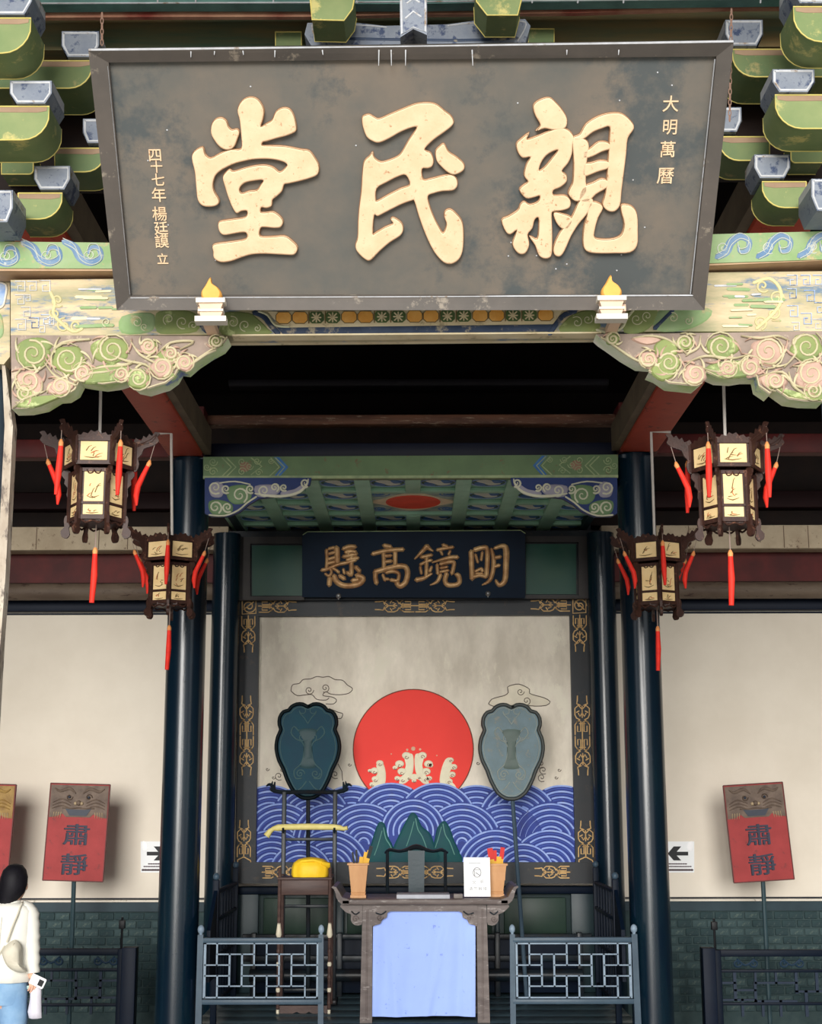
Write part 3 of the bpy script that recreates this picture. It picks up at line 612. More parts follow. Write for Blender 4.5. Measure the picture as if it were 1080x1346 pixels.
# ---------------------------------------------------------------- carved spandrels (queti)
def SL(x, y): return (x / 3.375, 300 + y / 3.375)
def SR(x, y): return (760 + x / 3.375, 300 + y / 3.375)
spanL = dict(T=SL, out=[(48,474),(500,476),(968,478),(1012,488),(985,522),(930,552),(872,590),(828,628),(796,624),(776,660),(735,690),(700,700),(650,716),(600,705),(560,672),(520,685),(455,694),(395,686),(352,678),(330,720),(290,745),(250,748),(190,785),(120,800),(52,802)],
 lobes=[([(75,520),(120,490),(190,485),(235,520),(200,560),(170,620),(110,620),(70,580)],1),([(400,520),(460,488),(540,492),(575,530),(545,580),(480,600),(420,580)],1),([(330,640),(400,620),(480,600),(560,610),(600,650),(540,680),(450,690),(370,690)],1),([(690,560),(760,530),(790,570),(760,640),(780,660),(720,670),(690,620)],1),([(60,790),(140,750),(240,740),(300,735),(240,765),(150,798)],1),([(565,640),(620,628),(665,650),(660,700),(600,705),(562,680)],2),([(240,560),(300,530),(360,560),(350,620),(290,640),(245,610)],2),([(90,650),(150,640),(190,680),(180,740),(110,745),(75,700)],2),([(640,500),(690,510),(690,560),(640,560),(620,525)],2),([(210,690),(280,670),(330,700),(290,735),(215,735)],2)],
 sp=[(150,560,60,1),(130,680,50,-1),(305,585,62,1),(270,705,38,-1),(500,545,58,-1),(370,645,38,1),(615,670,44,1),(720,620,44,-1),(660,525,32,1),(540,650,30,-1),(110,735,32,1),(820,600,36,1),(960,505,26,1),(760,560,28,1)],
 ln=[[(60,800),(110,760),(180,730),(190,680),(200,610),(180,560)],[(200,600),(250,660),(340,700)],[(230,560),(280,510),(400,495)],[(480,560),(560,590),(650,610),(700,660),(760,690)],[(580,500),(620,560),(690,600)],[(700,560),(760,510),(860,505),(800,540)],[(800,620),(850,605),(920,560),(960,545),(1000,490)],[(390,640),(450,620),(560,610),(600,590)],[(330,690),(400,650),(470,640),(540,630)]])
spanR = dict(T=SR, out=[(78,470),(300,468),(700,462),(1085,456),(1085,770),(1000,768),(930,758),(870,715),(848,738),(800,705),(790,660),(740,660),(690,668),(620,664),(566,640),(560,668),(520,702),(460,696),(400,690),(350,655),(312,640),(330,605),(268,600),(200,560),(130,510),(100,490)],
 lobes=[([(335,520),(380,490),(430,510),(440,560),(380,570),(340,560)],1),([(575,520),(620,478),(690,490),(715,540),(660,570),(590,560)],1),([(320,640),(340,600),(390,610),(430,650),(370,680)],1),([(560,620),(640,590),(760,590),(800,640),(720,665),(620,664)],1),([(960,500),(1010,480),(1060,500),(1060,560),(1000,590),(960,570)],1),([(870,710),(940,720),(1020,745),(1080,730),(1080,768),(950,755)],1),([(470,630),(530,615),(565,660),(530,700),(470,690)],2),([(780,520),(850,500),(900,540),(880,600),(810,600)],2),([(800,660),(870,640),(930,680),(900,710),(820,700)],2),([(960,640),(1030,610),(1080,640),(1080,710),(980,710)],2),([(230,490),(330,485),(370,500),(300,520)],2)],
 sp=[(630,530,54,1),(835,550,62,-1),(400,600,44,1),(515,650,44,-1),(470,510,34,1),(760,620,42,-1),(1010,530,60,1),(1030,650,56,-1),(870,680,36,1),(310,585,36,-1),(150,495,26,-1),(660,625,34,1),(1040,725,34,1)],
 ln=[[(110,490),(180,540),(260,590),(330,600),(350,570)],[(240,490),(320,480),(400,500),(480,560)],[(480,600),(560,570),(680,580),(760,560)],[(540,620),(620,640),(700,610),(650,600)],[(540,480),(530,530),(480,560)],[(720,480),(800,490),(880,480),(930,500)],[(910,620),(960,560),(950,500),(1000,470),(1070,480)],[(800,660),(900,640),(960,700),(1060,720)],[(930,640),(950,700),(1000,740)],[(820,600),(870,600),(920,540)]])
FS = VF(4.60)
def pip(x, y, P):
    c = False
    for (x1, y1), (x2, y2) in zip(P, P[1:] + P[:1]):
        if (y1 > y) != (y2 > y) and x < (x2 - x1) * (y - y1) / (y2 - y1) + x1: c = not c
    return c
for d_, nm in ((spanL, 'left'), (spanR, 'right')):
    t = thing('carved_spandrel', 'scroll-carved green and cream wing bracket under the painted beam, %s side of the doorway' % nm, 'bracket', W(*d_['T'](500, 700), 4.66))
    T = d_['T']; out = [T(*q) for q in d_['out']]
    b = MB(); b.prism(FS, out, -.085, 0, 0, smi=1); b.build('carved_board', [spbase, mat('soffit_mix', (240, 238, 222), .6, (166, 198, 116), 1, 3.4, wear=(120, 134, 176), wamt=.06, wscale=7)], t, sharp=50)
    b = MB()
    for pts, mi in d_['lobes']: b.blob(FS, [T(*q) for q in pts], -.002, .010, mi - 1)
    for i, (x, y, r, cw) in enumerate(d_['sp']):
        cx, cy = T(x, y); rr = r / 3.375
        b.blob(FS, [(cx + rr * 1.12 * (1 + .16 * (k % 2)) * math.cos(k * PI / 5 + x), cy + min(1, .96) * rr * 1.0 * (1 + .16 * (k % 2)) * math.sin(k * PI / 5 + x)) for k in range(10)], -.002 + .0012 * (i % 4), .009, i % 2)
    b.build('carved_lobe', [spgreen, sppink], t)
    b = MB()
    for x, y, r, cw in d_['sp']:
        cx, cy = T(x, y); b.stroke(FS, spiral(cx, cy, r / 3.375, 1.7, x * .7, cw, n=14), [3.4, 3.2, 2.6, 1.8], .008, .007, 0)
        b.stroke(FS, spiral(cx, cy, r / 3.375 * 1.28, .55, x * .7 + 2, cw, r1=.9, n=14), [1.6, 2.4, 1.6], .006, .006, 0)
        for k in range(6):
            a = k * PI / 3 + x * .3; rr = r / 3.375
            pp_ = [(cx + rr * q_ * math.cos(a + cw * (q_ - 1) * 1.1), cy + rr * q_ * math.sin(a + cw * (q_ - 1) * 1.1)) for q_ in (1.08, 1.3, 1.55, 1.75)]
            if all(pip(q_[0], q_[1], out) for q_ in pp_): b.stroke(FS, pp_, [3.2, 3.6, 2.4, .8], .004, .006, k % 2, smooth=2)
    for l in d_['ln']: b.stroke(FS, [T(*q) for q in l], [1.6, 3.6, 3.2, 1.6], .004, .009, 0, smooth=4)
    b.stroke(FS, [((q[0] + (T(500, 500)[0] - q[0]) * .012), q[1] - 1.5) for q in out[3 if nm == 'left' else 4:][:-1]] if nm == 'left' else [(q[0], q[1] - 2) for q in out[4:]], 2.4, .0, .006, 0)
    b.build('carved_scroll', [spcream, sppink], t)
# ---------------------------------------------------------------- bracket arms and blocks (dougong)
def arm(parent, pts, D, t, mf=green, round_=True, inset=5, pitch=None, line=True):
    """pts: front-face outline in picture px; extruded back by t"""
    fr = VF(D); L = pts
    ob = MB().prism(fr, L, -t, 0).build('bracket_arm', mf, parent, sharp=30)
    if line:
        b = MB(); P = catmull(L, 1, True) if False else L
        b.stroke(fr, P + [P[0]], 2.0, .0, .003, 0); b.build('painted_line', yelline, ob); MB().tube([fr.p(x, y, -t + .003) for x, y in P], .0024, 5).build('rear_line', yelline, ob)
        # rear edge line of the soffit
    return ob
def armpts(x0, x1, y0, y1, s, r):   # a straight arm with a rounded lower end at x1 (s=+1 right end, -1 left end)
    P = [(x0, y0), (x1, y0)]
    for k in range(1, 7):
        a = k / 6 * PI / 2; P.append((x1 - s * r * (1 - math.cos(a)), y1 - r + r * math.sin(a) if y1 - r > y0 else y0 + (y1 - y0) * math.sin(a)))
    P.append((x0, y1)); return P
def block(parent, x0, x1, y0, y1, D, t, mi=blockb):
    """bearing block: straight upper half and chamfered foot, front face in px"""
    fr = VF(D); ym = y0 + (y1 - y0) * .55; c = (x1 - x0) * .16
    P = [(x0, y0), (x1, y0), (x1, ym), (x1 - c, y1), (x0 + c, y1), (x0, ym)]
    ob = MB().prism(fr, P, -t, 0).build('bearing_block', mi, parent, sharp=25)
    b = MB(); q = 2.6; P2 = [(x0 + q, y0 + q), (x1 - q, y0 + q), (x1 - q, ym), (x1 - c - q * .6, y1 - q), (x0 + c + q * .6, y1 - q), (x0 + q, ym)]
    b.stroke(fr, P2 + [P2[0]], 3.2, 0, .002, 0, n=3, flat=True)
    # side trims
    for xs_ in (x0, x1):
        u, v0 = fr.uv(xs_, y0); _, v1 = fr.uv(xs_, ym); k = .0015 if xs_ == x1 else -.0015
        b.add([fr.pos(u + k, v0, -.006), fr.pos(u + k, v0, -t + .006), fr.pos(u + k, v1, -t + .006), fr.pos(u + k, v1, -.006)], [(0, 1, 2, 3)], 0)
    b.build('white_trim', trimw, ob); return ob
for side in (-1, 1):
    f = (lambda x: x) if side < 0 else (lambda x: 1083 - x); dy = 0 if side < 0 else -15; s = -side
    t = thing('bracket_set', 'cluster of stacked green bracket arms with blue blocks at the upper %s of the plaque' % ('left' if side < 0 else 'right'), 'roof bracket', W(f(30), 300, 4.6))
    def A(x0, x1, y0, y1, D, th, r, mf=green):
        o_ = arm(t, armpts(f(x0), f(x1), y0 + dy, y1 + dy, s, r), D, th, mf)
        MB().prism(VF(D), [(f(x0), y0 + dy + 1.2), (f(x1 - 3), y0 + dy + 1.2), (f(x1 - 3.5), y0 + dy + 6), (f(x1 - 16), y0 + dy + 8), (f(x0), y0 + dy + 7)], 0, .0012).build('brown_band', soff, o_); return o_
    def B(x0, x1, y0, y1, D, th): a_, b_ = sorted((f(x0), f(x1))); return block(t, a_, b_, y0 + dy, y1 + dy, D, th)
    A(-80, 41, 24, 70, 4.20, .17, 38); B(-20, 42, -20, 19, 4.19, .17)
    A(-80, 121, 80, 116, 4.62, .20, 30, greend); B(81, 130, 41, 75, 4.60, .14)
    A(-80, 65, 140, 184, 4.36, .17, 36); B(13, 68, 106, 136, 4.345, .17)
    A(72, 138, 195, 226, 4.70, .16, 26, greend); B(109, 146, 156, 188, 4.68, .14)
    A(2, 44, 201, 229, 4.84, .1, 6, greend)
    A(24, 82, 254, 288, 4.60, .16, 30); B(45, 92, 218, 249, 4.585, .14)
    B(-30, 17, 250, 292, 4.40, .16)
    # recessed panels between arms
    MB().prism(VF(4.95), [(f(-80), 40 + dy), (f(150), 40 + dy), (f(150), 250 + dy), (f(-80), 250 + dy)], -.03, 0).build('recess_board', woodd, t)
# centre set above the plaque
t = thing('bracket_set', 'bracket set peeping over the middle of the big plaque, grey-blue arm and green blocks', 'roof bracket', W(545, 58, 4.6))
arm(t, [(404, 30), (470, 30), (505, 34), (588, 32), (625, 27), (690, 25), (697, 34), (690, 58), (590, 62), (410, 62), (400, 45)], 4.5, .16, blockb, line=False)
b = MB(); b.stroke(VF(4.5), [(410, 33), (470, 33), (508, 36)], 2, 0, .003, 0, smooth=3); b.stroke(VF(4.5), [(588, 34), (625, 30), (684, 28), (690, 36), (680, 54)], 2, 0, .003, 0, smooth=3); b.stroke(VF(4.5), [(410, 33), (412, 44), (424, 56)], 2, 0, .003, 0, smooth=3); b.stroke(VF(4.5), [(418, 50), (600, 53), (680, 50)], 4, 0, .002, 1, smooth=3); b.build('painted_line', [trimw, navyp], t)
arm(t, [(406, -20), (408, 2), (410, 26), (452, 27), (463, 12), (466, -4), (460, -20)], 4.3, .14, green); arm(t, [(625, -20), (626, 2), (640, 20), (680, 20), (686, -4), (684, -20)], 4.3, .14, green)
arm(t, [(362, 42), (396, 42), (396, 62), (362, 62)], 4.72, .06, greend); arm(t, [(694, 38), (728, 38), (728, 60), (694, 60)], 4.72, .06, greend)
b = MB(); f5 = VF(4.09); b.prism(f5, [(525, -12), (561, -12), (561, 46), (543, 38), (526, 49)], -.34, 0, 0); ob = b.build('beak_arm', blockb, t)
b = MB(); b.stroke(f5, [(527, -10), (528, 45), (543, 36), (559, 42), (559, -10)], 3, 0, .003, 0); b.stroke(f5, [(535, 4), (543, -2), (551, 3)], 3, 0, .003, 0); b.stroke(f5, [(533, 24), (543, 15), (553, 22)], 3, 0, .003, 0); b.build('white_trim', trimw, ob)
# boards above
t = tag(MB().prism(VF(4.80), [(-80, 24), (560, 22), (1160, 8), (1160, 60), (560, 66), (-80, 66)], -.14, 0).build('green_purlin', mat('dim_green', (78, 108, 88), .5, (146, 118, 76), 1, 3, stretch=(.3, 1, 3))), 'dull green and brown purlin behind the top edge of the big plaque', 'beam')
b = MB(); b.prism(VF(4.58), [(-60, 8), (205, 6), (400, 6), (540, 6), (760, 3), (1140, -2), (1140, 10), (960, 11), (760, 17), (540, 19), (400, 22), (205, 22), (-60, 24)], -.02, 0, 0)
tag(b.build('eave_board', [mat('eave_brown', (196, 154, 124), .6, (130, 60, 50), 1, 2.6)]), 'brown and dark red eave board along the top of the picture', 'board')
b = MB(); b.prism(VF(4.51), [(-60, -30), (1140, -36), (1140, -3), (760, 2), (540, 5), (205, 5), (-60, 7)], -.05, 0, 0); o = b.build('rafter_board', tealp); tag(o, 'teal painted board with pale dividers at the very top edge', 'board')
b = MB()
for x in (208, 258, 360, 470, 700, 760, 820, 1000): b.stroke(VF(4.508), [(x, -10), (x - 1, 4)], 2.4, 0, .004, 0)
b.stroke(VF(4.508), [(50, 4.5), (400, 3.5), (1000, -1.5)], 2, 0, .004, 0); b.build('pale_divider', trimw, o)
# chains
for px, y0, y1, D, lb in ((134, 17, 62, 4.03, 'left'), (961, 12, 165, 4.03, 'right')):
    t = thing('hanging_chain', 'thin rusty chain at the top %s corner of the big plaque' % lb, 'chain', W(px, y1, D)); fr = VF(D); n = int((y1 - y0) / 7); b = MB()
    for i in range(n):
        cx, cy = px - (i * .12 if px > 500 else 0), y0 + 3.5 + i * 7
        pts = [fr.p(cx + 1.7 * math.cos(a) * (1 if i % 2 else .45), cy + 4.6 * math.sin(a), 0) for a in [k * PI / 5 for k in range(11)]]
        b.tube(pts, .0016, 5)
    b.build('links', mat('rust_steel', (150, 120, 104), .5, metal=.4), t)
# red side beams (run back from the front beam to the inner columns)
for side in (-1, 1):
    t = thing('red_side_beam', 'red painted beam running from the facade back to the %s front column' % ('left' if side < 0 else 'right'), 'beam', (1.6 * side, 9.6, zc))
    if side < 0: xo, xi = X(222, 9.72, 600), X(268, 9.72, 590)
    else: xo, xi = X(863, 9.72, 597), X(813, 9.72, 590)
    z0 = Z(601 if side < 0 else 597, 9.72); ya, yb = 4.9, 9.72
    b = MB(); b.cbox(xo, xi - (-side) * .0, ya, yb, z0, z0 + .20, c=.02); b.build('beam_body', redb, t)
    b = MB(); xs_ = xi; b.box(xs_ - .001 * side, xs_ - side * .05, ya, yb, z0 + .02, z0 + .2); b.build('grey_inner_board', greyside, t)
    b = MB(); b.box(xo, xi, 9.66, 9.95, z0 - .0, z0 + .35); b.build('column_head', redd, t)
# ================================================================ the painted screen (mural), canopy, inner plaque
DM = 11.55; FM = VF(DM)
t = thing('mural_screen', 'large framed mural of a red sun over blue waves behind the table', 'mural', W(545, 1170, DM))
MB().prism(FM, [(338, 806), (750, 806), (756, 1138), (334, 1138)], -.05, -.02).build('painted_board', murbg, t)
# frame members
def fbar(name, P, h0=-.06, h1=.035, m_=frm, par=t):
    b = MB(); b.prism(FM, P, h0, h1); return b.build(name, m_, par, sharp=30)
FT = fbar('frame_top', [(314, 788), (774, 786), (775, 809), (314, 811)], -.06, .04)
FL = fbar('frame_side', [(314, 811), (341, 811), (336.5, 1134), (309, 1162)]); FL2 = fbar('frame_side', [(748, 809), (775, 809), (785, 1162), (755.5, 1134)])
FBm = fbar('frame_bottom', [(311, 1133), (781, 1133), (783, 1161), (309, 1161)], -.06, .045)
# gold ornaments (frames of meander work)
def half_orn(b, cx, cy, ux, uy, vx, vy, hw, L, h, w_):
    def q(a, c): return (cx + ux * a * hw + vx * c * L, cy + uy * a * hw + vy * c * L)
    for sg in (-1, 1):
        for P in ([(.95, .02), (.95, .27), (.6, .36), (.22, .36), (.22, .1), (.62, .1), (.62, .24)], [(.35, .4), (.75, .44), (.95, .52), (.95, .68), (.5, .76), (.0, .66)], [(.5, .56), (.3, .48), (0, .57)], [(.2, .76), (.7, .8), (.62, .88), (.6, 1.0)], [(.3, .4), (.75, .33)], [(.4, .62), (.75, .58)]):
            b.stroke(FM, [q(a * sg, c) for a, c in P], w_, h, .004, 0, n=3, flat=True)
    b.stroke(FM, [q(0, 0), q(0, .34)], w_, h, .004, 0, n=3, flat=True); b.stroke(FM, [q(0, .45), q(0, .74)], w_, h, .004, 0, n=3, flat=True); b.stroke(FM, [q(-.4, .3), q(.4, .3)], w_ * .8, h, .004, 0, n=3, flat=True)
def orn(par, h, halves, ww=1.5, extra=None):
    b = MB()
    for (cx, cy, ux, uy, vx, vy, hw, L) in halves: half_orn(b, cx, cy, ux, uy, vx, vy, hw, L, h, ww)
    if extra:
        for P in extra: b.stroke(FM, P, ww, h, .004, 0, n=3, flat=True)
    return b.build('gold_ornament', goldorn, par)
orn(FL, .035, [(325, 967, 1, 0, -.01, -1, 9, 52), (325, 967, 1, 0, -.01, 1, 9, 52)])
orn(FL2, .035, [(764.5, 967, 1, 0, -.01, -1, 10, 52), (764.5, 967, 1, 0, .02, 1, 10, 52)])
orn(FL, .035, [(321, 1127, 1, 0, .01, -1, 9, 49)], extra=[[(313, 1130), (313, 1156), (330, 1156), (330, 1132)], spiral(321, 1143, 8, 1.5, 0, 1), [(313, 1130), (321, 1126), (330, 1131)]])
orn(FL2, .035, [(769, 1127, 1, 0, -.01, -1, 10, 48)], extra=[[(760, 1130), (760, 1156), (778, 1156), (778, 1132)], spiral(769, 1143, 8, 1.5, 0, 1), [(760, 1130), (769, 1126), (778, 1131)]])
orn(FT, .04, [(545, 797, 0, 1, 1, 0, 8.5, 52), (545, 797, 0, 1, -1, 0, 8.5, 52)])
orn(FT, .04, [(340, 797.5, 0, 1, 1, 0, 8.5, 50), (327, 810, 1, 0, 0, 1, 9, 48)], extra=[spiral(328, 798, 9, 1.7, 0, 1), [(319, 790), (337, 789), (337, 807), (319, 808), (319, 790)], [(321, 802), (334, 792)]])
orn(FT, .04, [(749, 796, 0, 1, -1, 0, 8.5, 52), (761, 809, 1, 0, 0, 1, 9, 48)], extra=[spiral(761, 797, 9, 1.7, 0, -1), [(752, 788), (769, 788), (769, 806), (752, 807), (752, 788)], [(755, 791), (767, 802)]])
orn(FBm, .045, [(545, 1146, 0, 1, 1, 0, 8, 50), (545, 1146, 0, 1, -1, 0, 8, 50)])
orn(FBm, .045, [(345, 1146, 0, 1, 1, 0, 8, 46)]); orn(FBm, .045, [(748, 1146, 0, 1, -1, 0, 8, 46)])
# sun
sun = [(543 + 79 * math.cos(a), 985 + 79 * math.sin(a)) for a in [k * 2 * PI / 72 for k in range(72)]]
so_ = MB().prism(FM, sun, -.021, -.014).build('sun_disc', sunred, t)
b = MB(); b.stroke(FM, sun + sun[:1], 1.4, -.014, .002, 0); b.build('sun_outline', sunrim, so_)
# waves
WAVES = [(544, 1022, 40, -.0195)] + [(c, 1032, 52, -.0155) for c in (355, 462, 626, 738)] + [(c, 1029, 53, -.011) for c in (408, 514, 574, 681)] + [(c, 1056, 50, -.006) for c in (369, 434, 664, 724)] + [(c, 1056, 52, -.0015) for c in (478, 607)] + [(543, 1051, 42, .003)] + [(c, 1091, 52, .0075) for c in (357, 434, 651, 722)] + [(c, 1109, 42, .0125) for c in (395, 687)]
def hidden(x, y, k):
    for cx, top, R, h in WAVES[k + 1:]:
        if abs(x - cx) < R + .6 and (y > top + R or (x - cx) ** 2 + (y - top - R) ** 2 < (R + .6) ** 2): return True
    return False
xl, xr, ybot = 337, 755, 1136
for wi, (cx, top, R, h0) in enumerate(WAVES):
    h = h0 + .0009 * (wi % 4); b = MB(); Q = []
    for k in range(25):
        a = PI - k * PI / 24; q = (min(max(cx + R * math.cos(a), xl), xr), min(top + R - R * math.sin(a), ybot))
        if not Q or abs(q[0] - Q[-1][0]) + abs(q[1] - Q[-1][1]) > .05: Q.append(q)
    yb_ = min(top + R * 1.6, ybot)
    if Q[-1][1] < yb_ - .5: Q += [(Q[-1][0], yb_), (Q[0][0], yb_)]
    b.prism(FM, Q, -.022, h, 0)
    for i in range(7):
        r = R - 1 - i * 7.4
        if r < 4: break
        for dy, wd_, hh, mi, lim in ((0, 2.3, .003, 1, 1.12), (3.5, 1.0, .0015, 2, .8)):
            seg = []; N = 40
            for k in range(N + 1):
                a = PI / 2 + PI * lim / 2 - k * PI * lim / N; x, y = cx + r * math.cos(a), top + R - r * math.sin(a) + dy
                if xl < x < xr and y < ybot and not hidden(x, y, wi): seg.append((x, y))
                else:
                    if len(seg) > 2: b.stroke(FM, seg, wd_, h, hh, mi)
                    seg = []
            if len(seg) > 2: b.stroke(FM, seg, wd_, h, hh, mi)
    b.build('wave', [waveb, wavel, mat('wave_mid', (70, 94, 180), .5)], t)
# mountains
b0 = [([(481, 1136), (488, 1108), (495, 1086), (500, 1080), (506, 1084), (510, 1100), (516, 1112), (520, 1136)], .014), ([(512, 1136), (516, 1116), (524, 1098), (534, 1078), (541, 1068), (548, 1072), (554, 1086), (564, 1094), (570, 1108), (577, 1136)], .018), ([(570, 1136), (572, 1098), (577, 1084), (584, 1079), (591, 1088), (597, 1106), (608, 1136)], .014)]
for P, h in b0:
    ob = MB().blob(FM, P, h - .006, .008, 0).build('mountain', mount, t)
    mx_ = P[len(P) // 2]; b = MB(); b.stroke(FM, [(mx_[0] - 2, mx_[1] + 4), (mx_[0] + 1, mx_[1] + 18), (mx_[0] + 7, mx_[1] + 28), (mx_[0] + 13, mx_[1] + 44)], 1.5, h + .001, .003, 0, smooth=3); b.stroke(FM, [(mx_[0] - 4, mx_[1] + 8), (mx_[0] - 9, mx_[1] + 26), (mx_[0] - 14, mx_[1] + 40)], 1.3, h + .001, .003, 0, smooth=3); b.build('ridge_line', mline, ob)
# breaking crests
def crest(P, curls, nm='wave_crest'):
    b = MB(); b.blob(FM, P, -.015, .007, 0, rim=.8)
    for x, y, r, cw in curls:
        b.blob(FM, [(x + r * math.cos(a), y + r * .8 * math.sin(a)) for a in [k * PI / 4 for k in range(8)]], -.013, .008, 0, smooth=2); b.stroke(FM, spiral(x, y + r * .35, r * .5, 1.0, 0, cw, n=8), .9, -.0055, .002, 1)
    b.build(nm, [foam, mat('crest_curl_line', (120, 60, 50), .6)], t)  # second colour draws the red-brown curl lines of the painted crests
crest([(489, 1038), (490, 1026), (497, 1014), (494, 1006), (500, 1000), (504, 1004), (507, 1016), (506, 1030), (499, 1036)], [(499, 1003, 5, 1), (492, 1013, 5.5, 1), (486, 1013, 3, 1), (493, 1024, 5, 1), (489, 1031, 4, 1)])
crest([(524, 1030), (528, 1020), (533, 1006), (531, 994), (538, 990), (543, 993), (543.5, 1010), (540, 1022), (532, 1030)], [(534, 993, 6, 1), (525, 1004, 6, 1), (519, 1009, 3.5, 1), (528, 1014, 6, 1), (522, 1023, 4, 1), (529, 1024, 5, 1)])
crest([(564, 1030), (560, 1020), (555, 1006), (557, 994), (550, 990), (545, 993), (545, 1010), (549, 1022), (556, 1030)], [(555, 993, 6, -1), (563, 1004, 6, -1), (566, 1006, 3.5, -1), (560, 1014, 6, -1), (564, 1023, 4, -1), (559, 1024, 5, -1)])
crest([(578, 1030), (579, 1014), (585, 998), (592, 996), (594, 1008), (590, 1018), (595, 1030), (600, 1036), (588, 1032)], [(592, 999, 4.5, -1), (596, 1008, 5, -1), (594, 1018, 5, -1), (590, 1027, 5, -1)])
crest([(533, 1027), (536, 1020), (544, 1017), (552, 1020), (556, 1027), (548, 1024), (544, 1029), (540, 1024)], [(537, 1022, 3.5, 1), (551, 1022, 3.5, -1), (544, 1026, 3.5, 1)])
for x, y, r in [(543, 984, 3), (535, 985.5, 1.7), (552, 985, 1.7), (514, 991, 1), (574, 993, 1)]: MB().blob(FM, [(x + r * math.cos(a), y + r * math.sin(a)) for a in [k * PI / 3 for k in range(6)]], -.015, .004, 0, smooth=2).build('spray_drop', mat('spray', (226, 180, 150), .6), t)
# clouds
b = MB(); 
cl = [(382, 908), (384, 900), (393, 898), (398, 893), (408, 892), (416, 889), (424, 890), (432, 889), (440, 893), (450, 894), (456, 900), (463, 905), (458, 911), (446, 913), (434, 912), (428, 909), (424, 914), (436, 916), (442, 920), (438, 925), (428, 925)]
b.stroke(FM, cl, 1.1, -.020, .002, 0, smooth=3); b.stroke(FM, [(382, 908), (390, 914), (402, 913), (410, 913), (416, 919), (428, 920), (432, 917)], 1.1, -.020, .002, 0, smooth=3)
b.stroke(FM, spiral(406, 907, 6, 1.5, 0, 1), 1.0, -.020, .002, 0); b.stroke(FM, spiral(427, 904, 6, 1.5, 2, -1), 1.0, -.020, .002, 0)
b.stroke(FM, [(432, 931), (444, 936), (450, 938), (448, 944), (442, 944)], 1.1, -.020, .002, 0, smooth=3); b.stroke(FM, [(444, 1004), (449, 1014), (450, 1026)], 1, -.02, .002, 0)
for x, y in [(351, 1011), (359, 1022), (459, 1005), (370, 1012), (628, 1003), (731, 1022), (735, 1012)]: b.stroke(FM, spiral(x, y, 2.6, 1, 0, 1, n=8), 1, -.020, .002, 0)
for x, y in [(366, 1020), (440, 1018), (711, 1004), (714, 1012), (712, 1022)]: b.stroke(FM, spiral(x, y, 6, 1.3, 1, 1, n=10), 1, -.020, .002, 0)
b.build('cloud_outline', inkb, t)['kind'] = 'stuff'
cl2 = [(642, 925), (646, 919), (655, 916), (663, 914), (668, 910), (667, 903), (674, 900), (682, 899), (690, 902), (696, 906), (696, 911), (704, 914), (715, 917), (723, 922), (718, 927), (704, 928), (690, 927), (676, 927), (660, 928), (648, 928)]
ob = MB().blob(FM, cl2, -.021, .003, 0).build('painted_cloud', mat('cloud_cream', (234, 224, 202), .7), t)
b = MB(); b.stroke(FM, cl2 + cl2[:1], 1.1, -.018, .002, 0, smooth=2); b.stroke(FM, spiral(684, 909, 5, 1.4, 0, 1), 1, -.018, .002, 0); b.stroke(FM, spiral(692, 921, 6, 1.4, 2, -1), 1, -.018, .002, 0); b.build('cloud_outline', inkb, ob)
# lower part of the screen
t2 = thing('screen_base', 'dark teal panelled base under the mural, behind the table', 'panel', W(545, 1300, DM))
zf = zd
MB().cbox(X(309, DM, 1200), X(786, DM, 1200), DM + .02, DM + .08, zf, Z(1165, DM), c=.006).build('back_panel', mat('base_green', (30, 50, 48), .4, (24, 38, 42), .8, 4, bump=.05), t2)
b = MB(); b.cbox(X(309, DM, 1168), X(786, DM, 1168), DM - .05, DM + .03, Z(1175, DM), Z(1165, DM), c=.012); b.build('upper_rail', navyr, t2)
for px0, px1 in ((309, 340), (442, 452), (650, 656), (750, 786)): MB().cbox(X(px0, DM, 1200), X(px1, DM, 1200), DM - .03, DM + .03, zf, Z(1165, DM), c=.006).build('post', mat('post_green', (34, 52, 56), .38, (26, 42, 50), .8, 5, bump=.04), t2)
for px0, px1 in ((346, 438), (456, 646), (662, 744)): MB().cbox(X(px0, DM, 1200), X(px1, DM, 1200), DM - .005, DM + .03, Z(1228, DM), Z(1180, DM), c=.01).build('panel', mat('panel_olive', (44, 62, 52), .4, (34, 52, 46), .8, 4, bump=.05), t2)
# low platform bench in front of the screen
t2 = thing('low_bench', 'long dark lacquered low bench at the foot of the mural screen', 'bench', W(545, 1305, 11.2))
for y0, y1, D_ in ((1228, 1235, 11.31), (1256, 1264, 11.31)): MB().cbox(X(318, D_, y0), X(778, D_, y0), D_, D_ + .05, Z(y1, D_), Z(y0, D_), c=.006).build('rail', dkwood, t2)
MB().cbox(-1.24, 1.24, 11.36, 11.40, zf + .02, Z(1232, 11.2), c=.004).build('back_board', navyr, t2)
b = MB(); zz = Z(1284, 11.15); b.tube([(-1.24 + 2.48 * i / 6, 11.25, zz) for i in range(7)], .045, 16); b.build('rolled_edge', dkwood, t2, sharp=60)
for px in (330, 445, 655, 765): MB().cbox(X(px, 11.17, 1260) - .02, X(px, 11.17, 1260) + .02, 11.29, 11.37, zf, Z(1228, 11.2), c=.004).build('leg', dkwood, t2)
